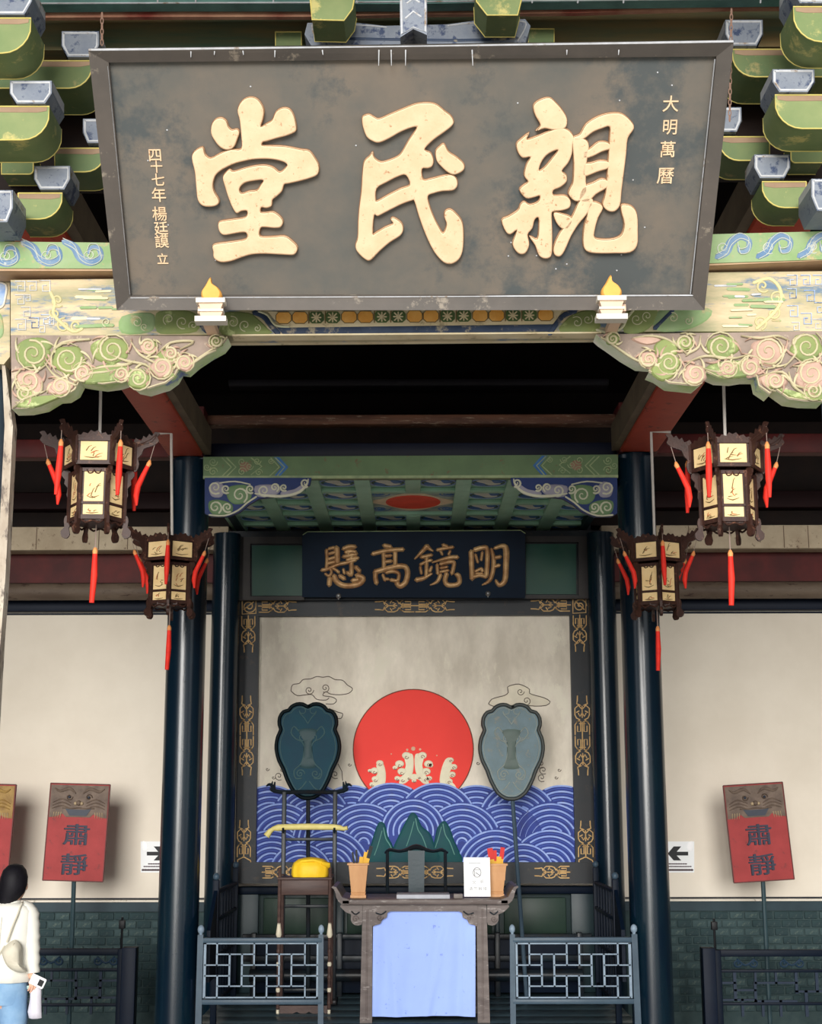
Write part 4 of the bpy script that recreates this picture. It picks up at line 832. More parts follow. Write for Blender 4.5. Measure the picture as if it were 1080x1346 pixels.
# ---------------------------------------------------------------- canopy
DC = 9.66; FC = VF(DC)
t = thing('coffered_canopy', 'painted green coffered canopy over the mural with a red centre flame', 'canopy', W(545, 628, DC))
zb0 = Z(626, DC); 
MB().prism(FC, [(267, 600.5), (812, 597.5), (812, 626), (267, 628)], -.10, 0).build('front_beam', cangreen, t)
b = MB(); b.prism(FC, [(267, 626), (812, 624.5), (812, 628), (267, 629.5)], -.02, .008, 0); b.build('pale_edge', sagel, t)
for s, x0 in ((1, 268), (-1, 811)):
    b = MB()
    def q(a, c): return (x0 + s * a, (600 if s > 0 else 598) + c)
    for P in ([(24, 2), (36, 14), (24, 26)], [(30, 2), (42, 14), (30, 26)], [(62, 2), (76, 13), (62, 24)], [(88, 2), (99, 14), (86, 26)], [(94, 2), (106, 14), (96, 26)]): b.stroke(FC, [q(*k) for k in P], 1.8, 0, .003, 0)
    for cx, cy, r, cw in [(12, 7, 6, 1), (12, 20, 6, -1), (50, 7, 6, 1), (50, 20, 6, -1), (70, 6, 5, 1), (72, 21, 5, -1), (60, 13, 5, 1), (88, 6, 4, 1), (4, 14, 5, 1)]: b.stroke(FC, [q(a, c) for a, c in spiral(cx, cy, r, 1.5, 0, cw, n=10)], 1.3, 0, .003, 0)
    b.prism(FC, [q(92, 1), q(99, 1), q(111, 14), q(100, 26), q(92, 26), q(102, 14)], 0, .001, 1)
    b.blob(FC, [q(48, 9), q(56, 7), q(62, 13), q(56, 20), q(48, 18)], 0, .002, 2)
    b.build('end_painting', [sagel, coffb, mat('dull_pink', (150, 116, 96), .6)], t)
# ceiling boards (a real horizontal ceiling seen from below)
zc0 = Z(634, 9.82); x0c, x1c = X(268, DC, 640), X(812, DC, 640); dep = 1.93
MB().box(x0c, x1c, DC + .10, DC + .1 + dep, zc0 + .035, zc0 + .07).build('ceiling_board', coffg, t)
sx = .3555; xm = X(543, 11.4, 694) ; ribs = [xm + (i - 4) * sx for i in range(9)]
rows = [DC + .10 + i * .43 for i in range(6)]
for i, x in enumerate(ribs):
    segs = [(rows[0], rows[-1] - .1)] if i != 4 else [(rows[0], rows[1]), (rows[3], rows[-1] - .1)]
    for ya, yb in segs:
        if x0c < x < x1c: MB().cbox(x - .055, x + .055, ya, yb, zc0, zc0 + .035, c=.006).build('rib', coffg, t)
for j, y in enumerate(rows[1:5]):
    if j == 1:
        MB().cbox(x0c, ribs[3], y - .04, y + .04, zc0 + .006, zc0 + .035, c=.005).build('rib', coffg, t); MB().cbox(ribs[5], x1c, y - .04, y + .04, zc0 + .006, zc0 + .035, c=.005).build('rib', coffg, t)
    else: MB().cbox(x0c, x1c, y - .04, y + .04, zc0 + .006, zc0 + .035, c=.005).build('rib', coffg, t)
FCE = Frame((0, 0, zc0 + .033), (1, 0, 0), (0, -1, 0))     # looks down: N = -z
def uvc(x, y): return (x, -y)
def coffer_mesh():
    b = MB(); N = 20
    def ring(r, w_, mi, h):
        P = [uvc(r * math.cos(k * 2 * PI / N), r * .92 * math.sin(k * 2 * PI / N)) for k in range(N + 1)]; b.stroke(Frame((0, 0, 0), (1, 0, 0), (0, -1, 0)), P, w_, h, .003, mi, px=False, n=3, flat=True)
    F0 = Frame((0, 0, 0), (1, 0, 0), (0, -1, 0))
    b.prism(F0, [uvc(.115 * math.cos(k * 2 * PI / N), .125 * math.sin(k * 2 * PI / N)) for k in range(N)], 0, .002, 3, px=False)
    ring(.128, .012, 0, .001)
    b.blob(F0, [uvc(x, y) for x, y in [(-.09, -.05), (-.02, -.09), (.05, -.03), (.09, .05), (.02, .09), (-.03, .03)]], .002, .003, 2, px=False)
    b.blob(F0, [uvc(x, y) for x, y in [(.02, -.08), (.09, -.06), (.095, .0), (.04, .01)]], .002, .004, 1, px=False); b.blob(F0, [uvc(x, y) for x, y in [(-.02, .08), (-.09, .06), (-.095, .0), (-.04, .0)]], .002, .004, 1, px=False)
    me = bpy.data.meshes.new('coffer'); me.from_pydata(b.v, [], b.f)
    for mt in (wavel, coffb, mat('coffer_cream', (214, 218, 204), .6), mat('coffer_ring_green', (66, 102, 92), .6)): me.materials.append(mt)
    me.polygons.foreach_set('material_index', b.m); me.update(); return me
cme = coffer_mesh(); off = Vector(t['_o'])
for i in range(8):
    for j in range(5):
        if i in (3, 4) and j in (1, 2): continue
        xc_, yc_ = (ribs[i] + ribs[i + 1]) / 2, rows[j] + .215
        if xc_ < x0c + .05 or xc_ > x1c - .05: continue
        o = bpy.data.objects.new('painted_coffer', cme); COL.objects.link(o); o.parent = t; o.location = Vector((xc_, yc_, zc0 + .033)) - off
cx0, cy0 = (ribs[3] + ribs[5]) / 2, rows[2]
b = MB(); P = [(-.32, 0), (-.2, -.13), (-.08, -.29), (0, -.33), (.08, -.29), (.2, -.13), (.32, 0), (.2, .13), (.08, .29), (0, .33), (-.08, .29), (-.2, .13)]
b.prism(FCE, [uvc(cx0 + x, cy0 + y) for x, y in [(-.34, -.38), (.34, -.38), (.34, .38), (-.34, .38)]], 0, .004, 2, px=False)
for sx_ in (-1, 1):
    for sy_ in (-1, 1):
        for rr in (.09, .05): b.stroke(FCE, [uvc(x, y) for x, y in spiral(cx0 + sx_ * .26, cy0 + sy_ * .27, rr, 1.5, 0, 1)], .012, .004, .003, 3, px=False)
P1 = catmull([(x * (1.02), y * 1.0) for x, y in P], 3, True); b.prism(FCE, [uvc(cx0 + x, cy0 + y) for x, y in P1], 0, .008, 0, px=False)
P2 = [(.205 * math.cos(a), .24 * math.sin(a)) for a in [k * 2 * PI / 28 for k in range(28)]]; b.prism(FCE, [uvc(cx0 + x, cy0 + y) for x, y in P2], 0, .012, 1, px=False)
b.build('flame_medallion', [mat('medallion_cream', (230, 214, 180), .6), mat('medallion_red', (240, 84, 60), .55), coffd, coffb], t)
for s in (-1, 1):
    xs = x0c if s < 0 else x1c
    MB().box(xs, xs - s * .05, DC + .1, DC + .1 + dep, zc0 - .03, zc0 + .07).build('side_fascia', mat('dim_teal', (24, 44, 48), .5), t)
# canopy wing brackets
for s, nm in ((1, 'left'), (-1, 'right')):
    x0 = 269 if s > 0 else 811; fr = VF(9.62)
    def q(a, c): return (x0 + s * a, 629 + c)
    t2 = thing('canopy_wing', 'small scroll-carved wing on a blue ground under the canopy beam, %s end' % nm, 'bracket', W(x0, 680, 9.64))
    MB().prism(fr, [q(0, -1), q(140, -1), q(138, 8), q(126, 16), q(108, 22), q(90, 24), q(72, 26), q(58, 34), q(46, 44), q(30, 50), q(8, 50), q(0, 46)], -.04, 0).build('blue_board', blueg, t2)
    b = MB()
    for P, mi in [([(8, 8), (18, 4), (26, 12), (22, 24), (10, 24), (6, 16)], 1), ([(30, 12), (50, 8), (62, 14), (58, 30), (40, 34), (30, 26)], 2), ([(66, 10), (90, 8), (100, 14), (92, 22), (70, 24)], 1), ([(6, 30), (20, 28), (36, 34), (34, 46), (14, 48), (6, 42)], 2), ([(100, 18), (118, 14), (128, 8), (134, 12), (120, 22), (104, 24)], 1)]: b.blob(fr, [q(*k) for k in P], 0, .006, mi)
    for cx, cy, r, cw in [(14, 12, 9, 1), (46, 22, 11, -1), (78, 16, 8, 1), (14, 38, 9, -1), (30, 38, 7, 1), (60, 14, 6, 1), (92, 12, 6, -1), (28, 14, 6, 1), (132, 6, 6, 1), (104, 12, 5, 1)]: b.stroke(fr, [q(a, c) for a, c in spiral(cx, cy, r, 1.5, 1, cw, n=12)], [2.8, 2.4, 1.6], .004, .007, 0)
    b.stroke(fr, [q(66, 20), q(86, 23), q(106, 23), q(124, 18), q(134, 8), q(136, 1)], [2, 4, 4, 4, 3, 2], .004, .007, 0, smooth=3); b.stroke(fr, [q(6, 48), q(26, 49), q(44, 42), q(56, 32), q(68, 24)], 2.5, .004, .006, 0, smooth=3); b.stroke(fr, [q(20, 6), q(40, 4), q(60, 8)], 2, .004, .006, 0, smooth=3)
    b.build('carved_scroll', [mat('wing_cream', (206, 204, 180), .5), mat('wing_lilac', (150, 146, 158), .5), mat('wing_green', (104, 132, 92), .5)], t2)
# frieze behind the inner plaque
D5 = 11.42; t = thing('green_frieze', 'framed dark green frieze panels either side of the navy plaque', 'panel', W(545, 786, D5))
f6 = VF(D5)
struct(MB().box(-1.45, 1.45, 11.72, 11.75, Z(800, 11.72), Z(640, 11.72)).build('trim_5', frm))
YFR = next(y for y in [660 + i * .25 for i in range(400)] if Z(y, D5 + .05) < zc0 - .036)
MB().prism(f6, [(300, YFR), (790, YFR - 1), (790, 787), (300, 789)], -.05, -.02).build('back_board', frm, t)
for P in ([(314, 706), (329, 706), (329, 789), (314, 789)], [(760, 705), (775, 705), (775, 787), (760, 787)], [(329, 706), (400, 706), (400, 715), (329, 715)], [(690, 705), (760, 705), (760, 713), (690, 713)], [(329, 784), (400, 784), (400, 789), (329, 789)], [(690, 783), (760, 783), (760, 787), (690, 787)]): MB().prism(f6, P, -.03, .012).build('frame_bar', mat('frieze_frame', (58, 54, 52), .5, (44, 40, 42), .8, 6), t)
for P in ([(331, 717), (399, 717), (399, 783), (331, 783)], [(691, 715), (757, 715), (757, 781), (691, 781)]): MB().prism(f6, P, -.025, -.005).build('green_panel', dgreen, t)
# inner navy plaque with four bronze characters
PO2 = W(545, 786, 11.34); PF2 = Frame(PO2, (1, 0, .0025), W(545, 698, 11.22) - PO2)
t = thing('navy_plaque', 'dark navy plaque with four bronze characters hung above the mural', 'plaque', PO2)
P = [(397, 785), (397, 705), (404, 699), (684, 697), (690, 702), (690, 786)]
MB().prism(PF2, P, -.03, 0).build('board', navyboard, t)
b = MB(); b.stroke(PF2, [(398, 703), (404, 699), (684, 697), (690, 701)], 1.2, 0, .004, 0); b.build('top_edge', sagel, t)
for x, y in ((445, 783), (641, 780)): MB().lathe(PF2.p(x, y, .01), [(.006, -.03), (.006, 0)], 8).ball(PF2.p(x, y, .012), .022, sub=2).build('hanging_knob', steel, t, sharp=60)
K1 = lambda x, y: (380 + x / 6.75, 680 + y / 6.75)
K2 = lambda x, y: (530 + x / 6.75, 680 + y / 6.75)
chars = [(K1, [([(330,290),(335,380),(330,450)],24),([(420,270),(425,330),(425,400)],38),([(350,280),(400,268)],24),([(350,325),(405,310)],24),([(350,370),(405,355)],24),([(345,410),(405,395)],26),([(290,470),(340,458),(430,420),(520,400),(590,378)],26),([(360,450),(375,490),(350,520),(320,500)],20),([(385,450),(420,470),(440,490)],22),
   ([(480,280),(530,260),(585,262)],30),([(500,310),(540,300),(590,310)],28),([(480,350),(530,340),(595,325)],28),([(520,380),(560,370),(610,360)],26),([(545,300),(520,330),(560,350),(510,380)],20),([(550,400),(552,460),(548,510),(520,490)],30),([(480,460),(490,500)],20),([(590,440),(625,480)],30),
   ([(360,540),(355,600)],34),([(400,520),(420,570),(480,605),(560,605),(630,585),(655,540),(600,515)],36),([(450,520),(490,545)],30),([(560,560),(610,555)],30)]),
 (K1, [([(840,250),(900,262)],30),([(740,325),(820,305),(920,290),(1010,285)],30),([(835,315),(840,400),(838,450)],28),([(940,310),(940,420)],30),([(850,345),(900,340)],26),([(850,395),(905,388)],26),([(760,485),(850,460),(960,435),(1030,440),(1050,500),(1030,580),(980,610),(955,580)],36),([(765,490),(765,540),(775,585)],32),([(830,510),(850,560)],22),([(860,490),(920,480),(970,500),(960,560),(900,555)],26),([(850,545),(880,550)],22)]),
 (K2, [([(100,370),(160,310),(210,255)],[12,26,34]),([(210,260),(240,285),(262,300)],[34,22,14]),([(160,355),(250,335)],26),([(150,420),(210,390),(250,380)],22),([(205,350),(205,450),(200,530)],26),([(150,440),(160,500)],18),([(250,440),(235,480)],22),([(115,555),(180,540),(250,500)],[34,28,18]),
   ([(350,245),(390,262)],26),([(300,290),(370,275),(440,265)],24),([(330,300),(345,330)],18),([(415,300),(400,330)],20),([(258,400),(340,375),(420,355),(480,355)],[14,22,26,30]),([(300,420),(305,500)],24),([(330,415),(420,395),(450,410),(430,500)],28),([(330,450),(390,440)],20),([(325,485),(400,470)],20),([(330,510),(300,570),(240,600)],[28,24,12]),([(385,500),(370,560),(395,600),(470,598),(498,570),(490,520),(470,510)],32)]),
 (K2, [([(600,305),(605,420),(610,545)],34),([(630,290),(700,270),(740,280),(745,400),(735,520)],32),([(640,330),(660,400)],18),([(700,310),(690,380)],18),([(640,480),(690,455),(700,480)],22),([(620,530),(680,515),(735,530)],26),([(645,500),(700,500)],18),
   ([(780,280),(800,370),(795,470),(765,560),(700,600)],[20,30,30,26,12]),([(810,275),(870,255),(910,280),(910,420),(900,560),(850,600),(820,560)],[24,30,40,38,36,30,20]),([(810,360),(860,350)],26),([(805,440),(850,425)],26)])]
for T, st in chars:
    b = MB()
    for P, w_ in st:
        ww = [x / 6.75 * 1.45 for x in w_] if isinstance(w_, list) else max(w_ / 6.75 * 1.45, 4.3)
        b.stroke(PF2, [T(*q_) for q_ in P], ww, -.002, .018, 0, n=6, smooth=4)
    b.build('bronze_character', bronze, t, sharp=60)
# ================================================================ furniture
# fans on poles
FAN = [(0, 4), (6.7, .7), (14.7, .7), (21.4, 4), (25.4, 8.7), (32, 10.7), (36.8, 18), (37.4, 27.4), (35.4, 34), (39.4, 43.5), (41.4, 54.2), (40.8, 63.5), (38, 74.2), (32, 86.2), (28.7, 95.6), (25, 104), (18, 116), (8, 123)]
def fan(cx, top, D, mbody, mrim, mline_, label, polebot, lean=0):
    fr = VF(D); t = thing('ceremonial_fan', label, 'ceremonial fan', (X(polebot, D, 1300), D, zd))
    pts = [(cx + x, top + y) for x, y in FAN] + [(cx, top + 124)] + [(cx - x, top + y) for x, y in FAN[::-1][:-1]]
    P = catmull(pts, 2, True)
    MB().prism(fr, P, -.02, .0).build('fan_panel', mbody, t)
    b = MB(); b.stroke(fr, P + P[:2], 5.2, -.004, .026, 0, n=5); b.build('rim', mrim, t)
    b = MB(); Q = [(cx + (x - cx) * .88, top + 4 + (y - top) * .935) for x, y in P]; b.stroke(fr, Q + Q[:1], 1.1, 0, .003, 0)
    for s in (-1, 1):
        b.stroke(fr, [(cx, top + 26), (cx + s * 5, top + 18), (cx + s * 10, top + 13)] + [(cx + s * (7 + 4 * math.cos(a)), top + 9 + 4 * math.sin(a)) for a in [k * .7 for k in range(8)]], 1.3, 0, .004, 0, smooth=2)
        b.stroke(fr, [(cx + s * 3, top + 60), (cx + s * 8, top + 50), (cx + s * 16, top + 46), (cx + s * 22, top + 38), (cx + s * 18, top + 30), (cx + s * 12, top + 36)], 1.8, 0, .006, 0, smooth=3)
        b.stroke(fr, [(cx + s * 4, top + 52), (cx + s * 6, top + 70), (cx + s * 10, top + 80), (cx + s * 18, top + 88), (cx + s * 16, top + 98), (cx + s * 8, top + 98)], 1.8, 0, .006, 0, smooth=3)
        b.stroke(fr, spiral(cx + s * 10, top + 92, 6, 1.4, 0, s), 1.6, 0, .005, 0); b.stroke(fr, spiral(cx + s * 7, top + 44, 5, 1.3, 1, -s), 1.6, 0, .005, 0)
        b.stroke(fr, [(cx + s * 2, top + 102), (cx + s * 8, top + 110), (cx + s * 14, top + 114)], 1.4, 0, .004, 0, smooth=3)
    b.blob(fr, [(cx - 12, top + 34), (cx + 12, top + 34), (cx + 6, top + 48), (cx + 7, top + 72), (cx + 10, top + 84), (cx - 10, top + 84), (cx - 7, top + 72), (cx - 6, top + 48)], 0, .006, 1)
    b.build('carved_motif', [mline_, mat('motif_' + mbody.name, (96, 110, 104) if mbody is fang else (40, 66, 70), .5)], t)
    b = MB(); b.tube([(X(polebot, D, 1300), D + .012, zd), fr.p(cx, top + 100, -.025)], .016, 10); b.build('pole', dkwood if mbody is fant else rail, t)
fan(404.5, 925, 11.1, fant, fanr, fanl2, 'dark teal quatrefoil ceremonial fan on a pole, left of the red sun', 405)
fan(672, 926, 11.1, fang, fanrg, fanl, 'grey-blue quatrefoil ceremonial fan on a leaning pole, right of the red sun', 692)
# rack with yellow bundle
DR = 10.92; fr = VF(DR)
t = thing('sword_rack', 'tall thin black rack with dragon-head ends in front of the left fan', 'rack', (X(406, DR, 1300), DR, zd))
for px in (373, 440): MB().cbox(X(px, DR, 1090) - .016, X(px, DR, 1090) + .016, DR - .016, DR + .016, zd, Z(1040, DR), c=.004).build('post', dkwood, t)
b = MB(); b.stroke(fr, [(356, 1037), (368, 1041), (406, 1041), (444, 1041), (456, 1037)], 5.5, -.012, .024, 0, n=6, smooth=3); b.build('top_bar', dkwood, t)
for s, x in ((-1, 360), (1, 452)):
    b = MB(); b.stroke(fr, [(x, 1040), (x + s * 2, 1034), (x + s * 6, 1031), (x + s * 10, 1033)], [6, 5, 4, 2], -.01, .02, 0, smooth=3); b.stroke(fr, [(x, 1036), (x - s * 1, 1028)], [4, 2], -.006, .012, 0); b.stroke(fr, [(x + s * 3, 1032), (x + s * 2, 1027)], [3, 1.5], -.006, .012, 0); b.build('dragon_head', dkwood, t)
for y in (1102, 1190, 1300): MB().cbox(X(373, DR, y), X(440, DR, y), DR - .01, DR + .01, Z(y + 3, DR), Z(y - 1, DR), c=.003).build('cross_bar', dkwood, t)
for px in (373, 440): MB().cbox(X(px, DR, 1300) - .02, X(px, DR, 1300) + .02, DR - .1, DR + .1, zd, zd + .04, c=.01).build('foot', dkwood, t)
for px in (373, 440): MB().tube([fr.p(px, 1092, .015), fr.p(px, 1094, .055), fr.p(px, 1088, .07)], .008, 8).build('peg', dkwood, t)
b = MB(); P = [(358, 1089), (366, 1088), (374, 1087), (406, 1086.5), (438, 1087), (447, 1088), (454, 1090)]
vs = [fr.p(x, y, .045) for x, y in P]; b.tube(vs, [.012, .026, .022, .024, .022, .02, .012], 12)
b.tube([fr.p(362, 1088, .045), fr.p(356, 1092, .05), fr.p(351, 1099, .055)], [.014, .02, .026], 8); b.tube([fr.p(452, 1089, .045), fr.p(457, 1088, .05)], [.014, .016], 8)
ob = tag(b.build('wrapped_sword', silkp, sharp=60), 'long bundle wrapped in pale yellow silk lying across the black rack', 'bundle')
# side stand with the seal package
DS = 10.45; xa, xb_ = X(366, DS, 1250), X(433, DS, 1250); zt_ = Z(1153, DS); ys_ = (DS, DS + .24)
t = thing('washstand', 'narrow dark wood stand with ivory-tipped legs holding the yellow package, left of the table', 'stand', ((xa + xb_) / 2, DS + .12, zd))
MB().cbox(xa - .015, xb_ + .015, DS - .02, ys_[1] + .02, zt_ - .018, zt_, c=.005).build('top', rosew, t)
MB().cbox(xa + .012, xb_ - .012, DS - .006, DS + .006, Z(1176, DS), zt_ - .018, c=.003).build('apron', rosew, t)
MB().cbox(xa + .01, xb_ - .01, ys_[1] - .006, ys_[1] + .006, Z(1176, DS), zt_ - .018, c=.003).build('apron', rosew, t)
for x in (xa, xb_):
    for y in ys_:
        lg = MB(); lg.tube([(x, y, zd + .03), (x, y, zt_ + (.05 if y == DS else 0))], .012, 10).ball((x, y, zt_ + (.055 if y == DS else 0)), .014); L = lg.build('leg', rosew, t)
        if y == DS:
            for zz, r, hh in ((Z(1222, DS), .022, .055), (Z(1341 - 4, DS), .018, .05)): MB().lathe((x, y, zz), [(.011, -hh), (r, -hh * .6), (r * .8, 0), (r * .6, hh * .5), (.011, hh)], 10).build('ivory_tip', ivory, L, sharp=60)
            for k in range(5): MB().lathe((x, y, Z(1250 + k * 17, DS)), [(.0125, -.014), (.016, 0), (.0125, .014)], 10).build('ring', ivory if k % 2 else rosew, L, sharp=60)
fr = VF(DS); b = MB(); b.prism(fr, catmull([(367, 1322), (430, 1322), (430, 1334), (424, 1330), (414, 1334), (406, 1330), (398, 1334), (390, 1330), (380, 1334), (374, 1332), (368, 1342)], 1, True), -.02, 0); b.build('wavy_apron', rosew, t)
b = MB(); xm_, D0, z0_ = X(408.5, DS + .12, 1140), DS + .12, zt_ - .002
w2 = (X(433, DS, 1140) - X(383.5, DS, 1140)) / 2
rn = []
for zz, k in ((0, .94), (.02, 1.0), (.07, .985), (.10, .9), (.122, .68), (.132, .35), (.136, .05)): rn.append(((xm_, D0, z0_ + zz), w2 * k, .12 * k))
b.loft(rn, 40, e=.6)
for i, v in enumerate(b.v):
    a = math.atan2((v.y - D0) * 2, v.x - xm_); hfrac = (v.z - z0_) / .136
    if hfrac < .85: v.x += .004 * math.sin(a * 15) * (1 - hfrac); v.y += .005 * math.sin(a * 15)
b.tube([(xm_ + w2 * .6, D0 - .1, z0_ + .10), (xm_ + w2 * .95, D0 - .08, z0_ + .085), (xm_ + w2 * 1.02, D0 - .04, z0_ + .06)], [.012, .02, .008], 10)
b.tube([(xm_ - w2 * .86, D0 - .07, z0_ + .085), (xm_ - w2 * .4, D0 - .105, z0_ + .112), (xm_ + w2 * .2, D0 - .105, z0_ + .118), (xm_ + w2 * .7, D0 - .09, z0_ + .1)], [.004, .011, .011, .008], 10)
tag(b.build('seal_package', silky, sharp=60, base=(xm_, D0, z0_)), 'square package knotted in bright yellow silk on the narrow dark stand', 'package')
# table
DT = 10.0; ft = VF(DT); zt2 = Z(1181.5, DT); dtt = .5
t = thing('altar_table', 'long grey-brown altar table with upturned ends and cloud-carved brackets', 'table', (X(556, DT, 1300), DT + dtt / 2, zd))
xl, xr = X(449, DT, 1185), X(668, DT, 1185)
MB().cbox(xl, xr, DT - .05, DT + dtt + .05, zt2 - .035, zt2, c=.008).build('tabletop', tabw, t)
for s, x in ((-1, xl), (1, xr)):
    b = MB(); zz = zt2
    prof = [(0, -.03), (.02, -.012), (.034, .012), (.04, .04), (.05, .066), (.068, .078), (.06, .086), (.036, .08), (.016, .05), (-.004, .014), (-.05, .0), (-.05, -.03)]
    vs = [(x + s * a, DT - .05, zz + c) for a, c in prof] + [(x + s * a, DT + dtt + .05, zz + c) for a, c in prof]; n = len(prof)
    fs = [tuple(range(n)) if s < 0 else tuple(range(n))[::-1], tuple(range(n, 2 * n))[::-1] if s < 0 else tuple(range(n, 2 * n))] + [((i, i + n, (i + 1) % n + n, (i + 1) % n) if s < 0 else (i, (i + 1) % n, (i + 1) % n + n, i + n)) for i in range(n)]
    b.add(vs, fs); b.build('upturned_end', tabw, t)
for px0, px1 in ((476, 489), (627, 640)):
    for y in (DT + .01, DT + dtt - .05):
        x0, x1 = X(px0, DT, 1260), X(px1, DT, 1260); b = MB()
        b.hexa([(x0 - (.015 if px0 < 500 else .0), y, zd), (x1 + (.0 if px0 < 500 else .015), y, zd), (x1 + (.0 if px0 < 500 else .015), y + .05, zd), (x0 - (.015 if px0 < 500 else 0), y + .05, zd), (x0, y, zt2 - .035), (x1, y, zt2 - .035), (x1, y + .05, zt2 - .035), (x0, y + .05, zt2 - .035)])
        b.stroke(VF(y), [((px0 + px1) / 2, 1195), ((px0 + px1) / 2 - (1 if px0 < 500 else -1), 1340)], 3, -.001, .003, 0); b.build('leg', tabw, t)
MB().prism(VF(DT + .0), [(489, 1188), (627, 1188), (627, 1198), (489, 1198)], -.02, -.004).build('apron', tabw, t)
for s, x in ((1, 489), (-1, 627)):   # inner cloud spandrels
    def q(a, c): return (x + s * a, c)
    fr = VF(DT - .002); P = [q(0, 1188), q(30, 1190), q(26, 1197), q(20, 1200), q(19, 1206), q(13, 1209), q(11, 1214), q(4, 1216), q(0, 1216)]
    b = MB(); b.prism(fr, catmull(P, 2, True)[:-1], -.02, .0, 0); b.stroke(fr, spiral(*q(10, 1206), 4.5, 1.3, 0, s), 1.5, 0, .004, 0); b.stroke(fr, [q(5, 1200), q(12, 1202), q(18, 1198)], 2, 0, .004, 1, smooth=3); b.build('cloud_bracket', [tabw, dkwood], t)
for s, x in ((-1, 476), (1, 640)):
    def q(a, c): return (x + s * a, c)
    fr = VF(DT - .002); P = [q(0, 1188), q(28, 1189), q(26, 1195), q(20, 1200), q(15, 1202), q(15, 1210), q(10, 1216), q(3, 1216), q(0, 1212)]
    b = MB(); b.prism(fr, catmull(P, 2, True)[:-1], -.02, .0, 0); b.stroke(fr, spiral(*q(9, 1208), 4.5, 1.4, 0, s), 1.6, 0, .004, 0); b.stroke(fr, [q(4, 1199), q(9, 1202), q(14, 1198)], 2, 0, .004, 1, smooth=3); b.build('cloud_bracket', [tabw, dkwood], t)
# cloth skirt
fr = VF(DT + .035); b = MB(); nx, ny = 46, 22; vs = []
for i in range(ny + 1):
    for j in range(nx + 1):
        a, c = j / nx, i / ny; px = (490.5 + (489 - 490.5) * c) + (134 + 1.5 * c) * a; py = 1188 + (1336 - 1188 + .8 * math.sin(a * 7)) * c
        w_ = (.010 * math.sin(a * 26 + 2 * c) * (.25 + .75 * abs(a - .45) * 2) + .008 * math.exp(-((a - .12 - .12 * c) / .03) ** 2) + .012 * math.exp(-((a - .78 + .25 * c) / .03) ** 2) + .009 * math.exp(-((a - .88) / .025) ** 2)) * min(1, c * 3)
        u, v = fr.uv(px, py); vs.append(fr.pos(u, v, w_))
fs = [(i * (nx + 1) + j, (i + 1) * (nx + 1) + j, (i + 1) * (nx + 1) + j + 1, i * (nx + 1) + j + 1) for i in range(ny) for j in range(nx)]
nv = len(vs); vs += [v + Vector((0, .004, 0)) for v in vs]; fs += [tuple(k + nv for k in f[::-1]) for f in fs]
b.add(vs, fs); tag(b.build('table_skirt', cloth, sharp=80), 'pale periwinkle cloth hanging across the front of the altar table', 'cloth')
# pots
def pot(cx, label, w0, w1, top, D, sticks):
    k = 1 / (FPX / D); x = X(cx, D, 1160); zb_ = zt2; h = Z(top, D) - zb_; t = thing('stick_pot', label, 'pot', (x, D, zb_))
    s = 1 / math.sqrt(2) * 2; pr = [(w1 * k * .74, 0), (w1 * k * .74, .018), (w1 * k * .66, .022), (w1 * k * .68, .03), (w1 * k * .72, .034), (w1 * k * .66, .04), (w0 * k * .70, h - .014), (w0 * k * .80, h - .012), (w0 * k * .80, h), (w0 * k * .68, h), (w0 * k * .6, h * .5)]
    b = MB(); b.lathe((x, D, zb_), pr, 4, sq=True); b.build('pot_body', potw, t, sharp=20)
    for i, (dx, tip, dy, ln, w_, mi) in enumerate(sticks):
        p0 = Vector((x + dx * k * .4, D + dy, zb_ + .05)); p1 = Vector((X(cx + tip, D, top - ln), D + dy * 1.5, Z(top - ln, D)))
        d_ = (p1 - p0).normalized(); sd = d_.cross(Vector((0, 1, 0))).normalized() * (w_ * k / 2); th = Vector((0, .003, 0))
        g = tag_stick(p0, p1, sd, th, mi, cx)
def tag_stick(p0, p1, sd, th, mi, cx):
    m0, m1 = ((stick, stick) if mi == 0 else (stick, redp) if mi == 1 else (blackp, blackp) if mi == 2 else (stick, blackp))
    pm = p0.lerp(p1, .72); b = MB()
    b.hexa([p0 - sd - th, p0 + sd - th, p0 + sd + th, p0 - sd + th, pm - sd - th, pm + sd - th, pm + sd + th, pm - sd + th], 0)
    b.hexa([pm - sd - th, pm + sd - th, pm + sd + th, pm - sd + th, p1 - sd - th, p1 + sd - th, p1 + sd + th, p1 - sd + th], 1)
    o = b.build('lot_stick', [m0, m1])
    side = 'left' if cx < 500 else 'right'
    tag(o, STL[side].pop(0), 'stick', 'sticks in the %s pot' % side)
STL = {'left': ['short yellow stick standing upright in the left pot', 'yellow stick leaning slightly right in the left pot', 'long black-tipped yellow stick leaning farthest right in the left pot', 'thin black stick leaning farthest left in the left pot', 'thin black stick nearly upright in the left pot', 'wide yellow stick just left of the black-tipped one in the left pot'],
       'right': ['red-tipped stick leaning farthest left, behind the white card', 'red-tipped stick nearly upright, second from the left in the right pot', 'red-tipped stick leaning right in the right pot', 'short plain yellow stick at the front of the right pot']}
pot(471, 'square wooden pot of yellow and black sticks, left end of the table', 24.5, 19, 1134, 10.15, [(-2, 4, .0, 8, 5, 0), (2, 10, .01, 14, 5, 0), (3, 17, .0, 22, 4.5, 3), (-4, -8, .012, 14, 2.5, 2), (-2, -3, .018, 17, 2.5, 2), (2, 14, .02, 16, 4.5, 0)])
pot(652.5, 'square wooden pot of red-tipped sticks behind the white card', 24, 17, 1135, 10.22, [(-4, -9, .0, 20, 7, 1), (-1, -3, .01, 17, 6, 1), (3, 8, .0, 21, 5.5, 1), (1, 3, -.01, 9, 6, 0)])
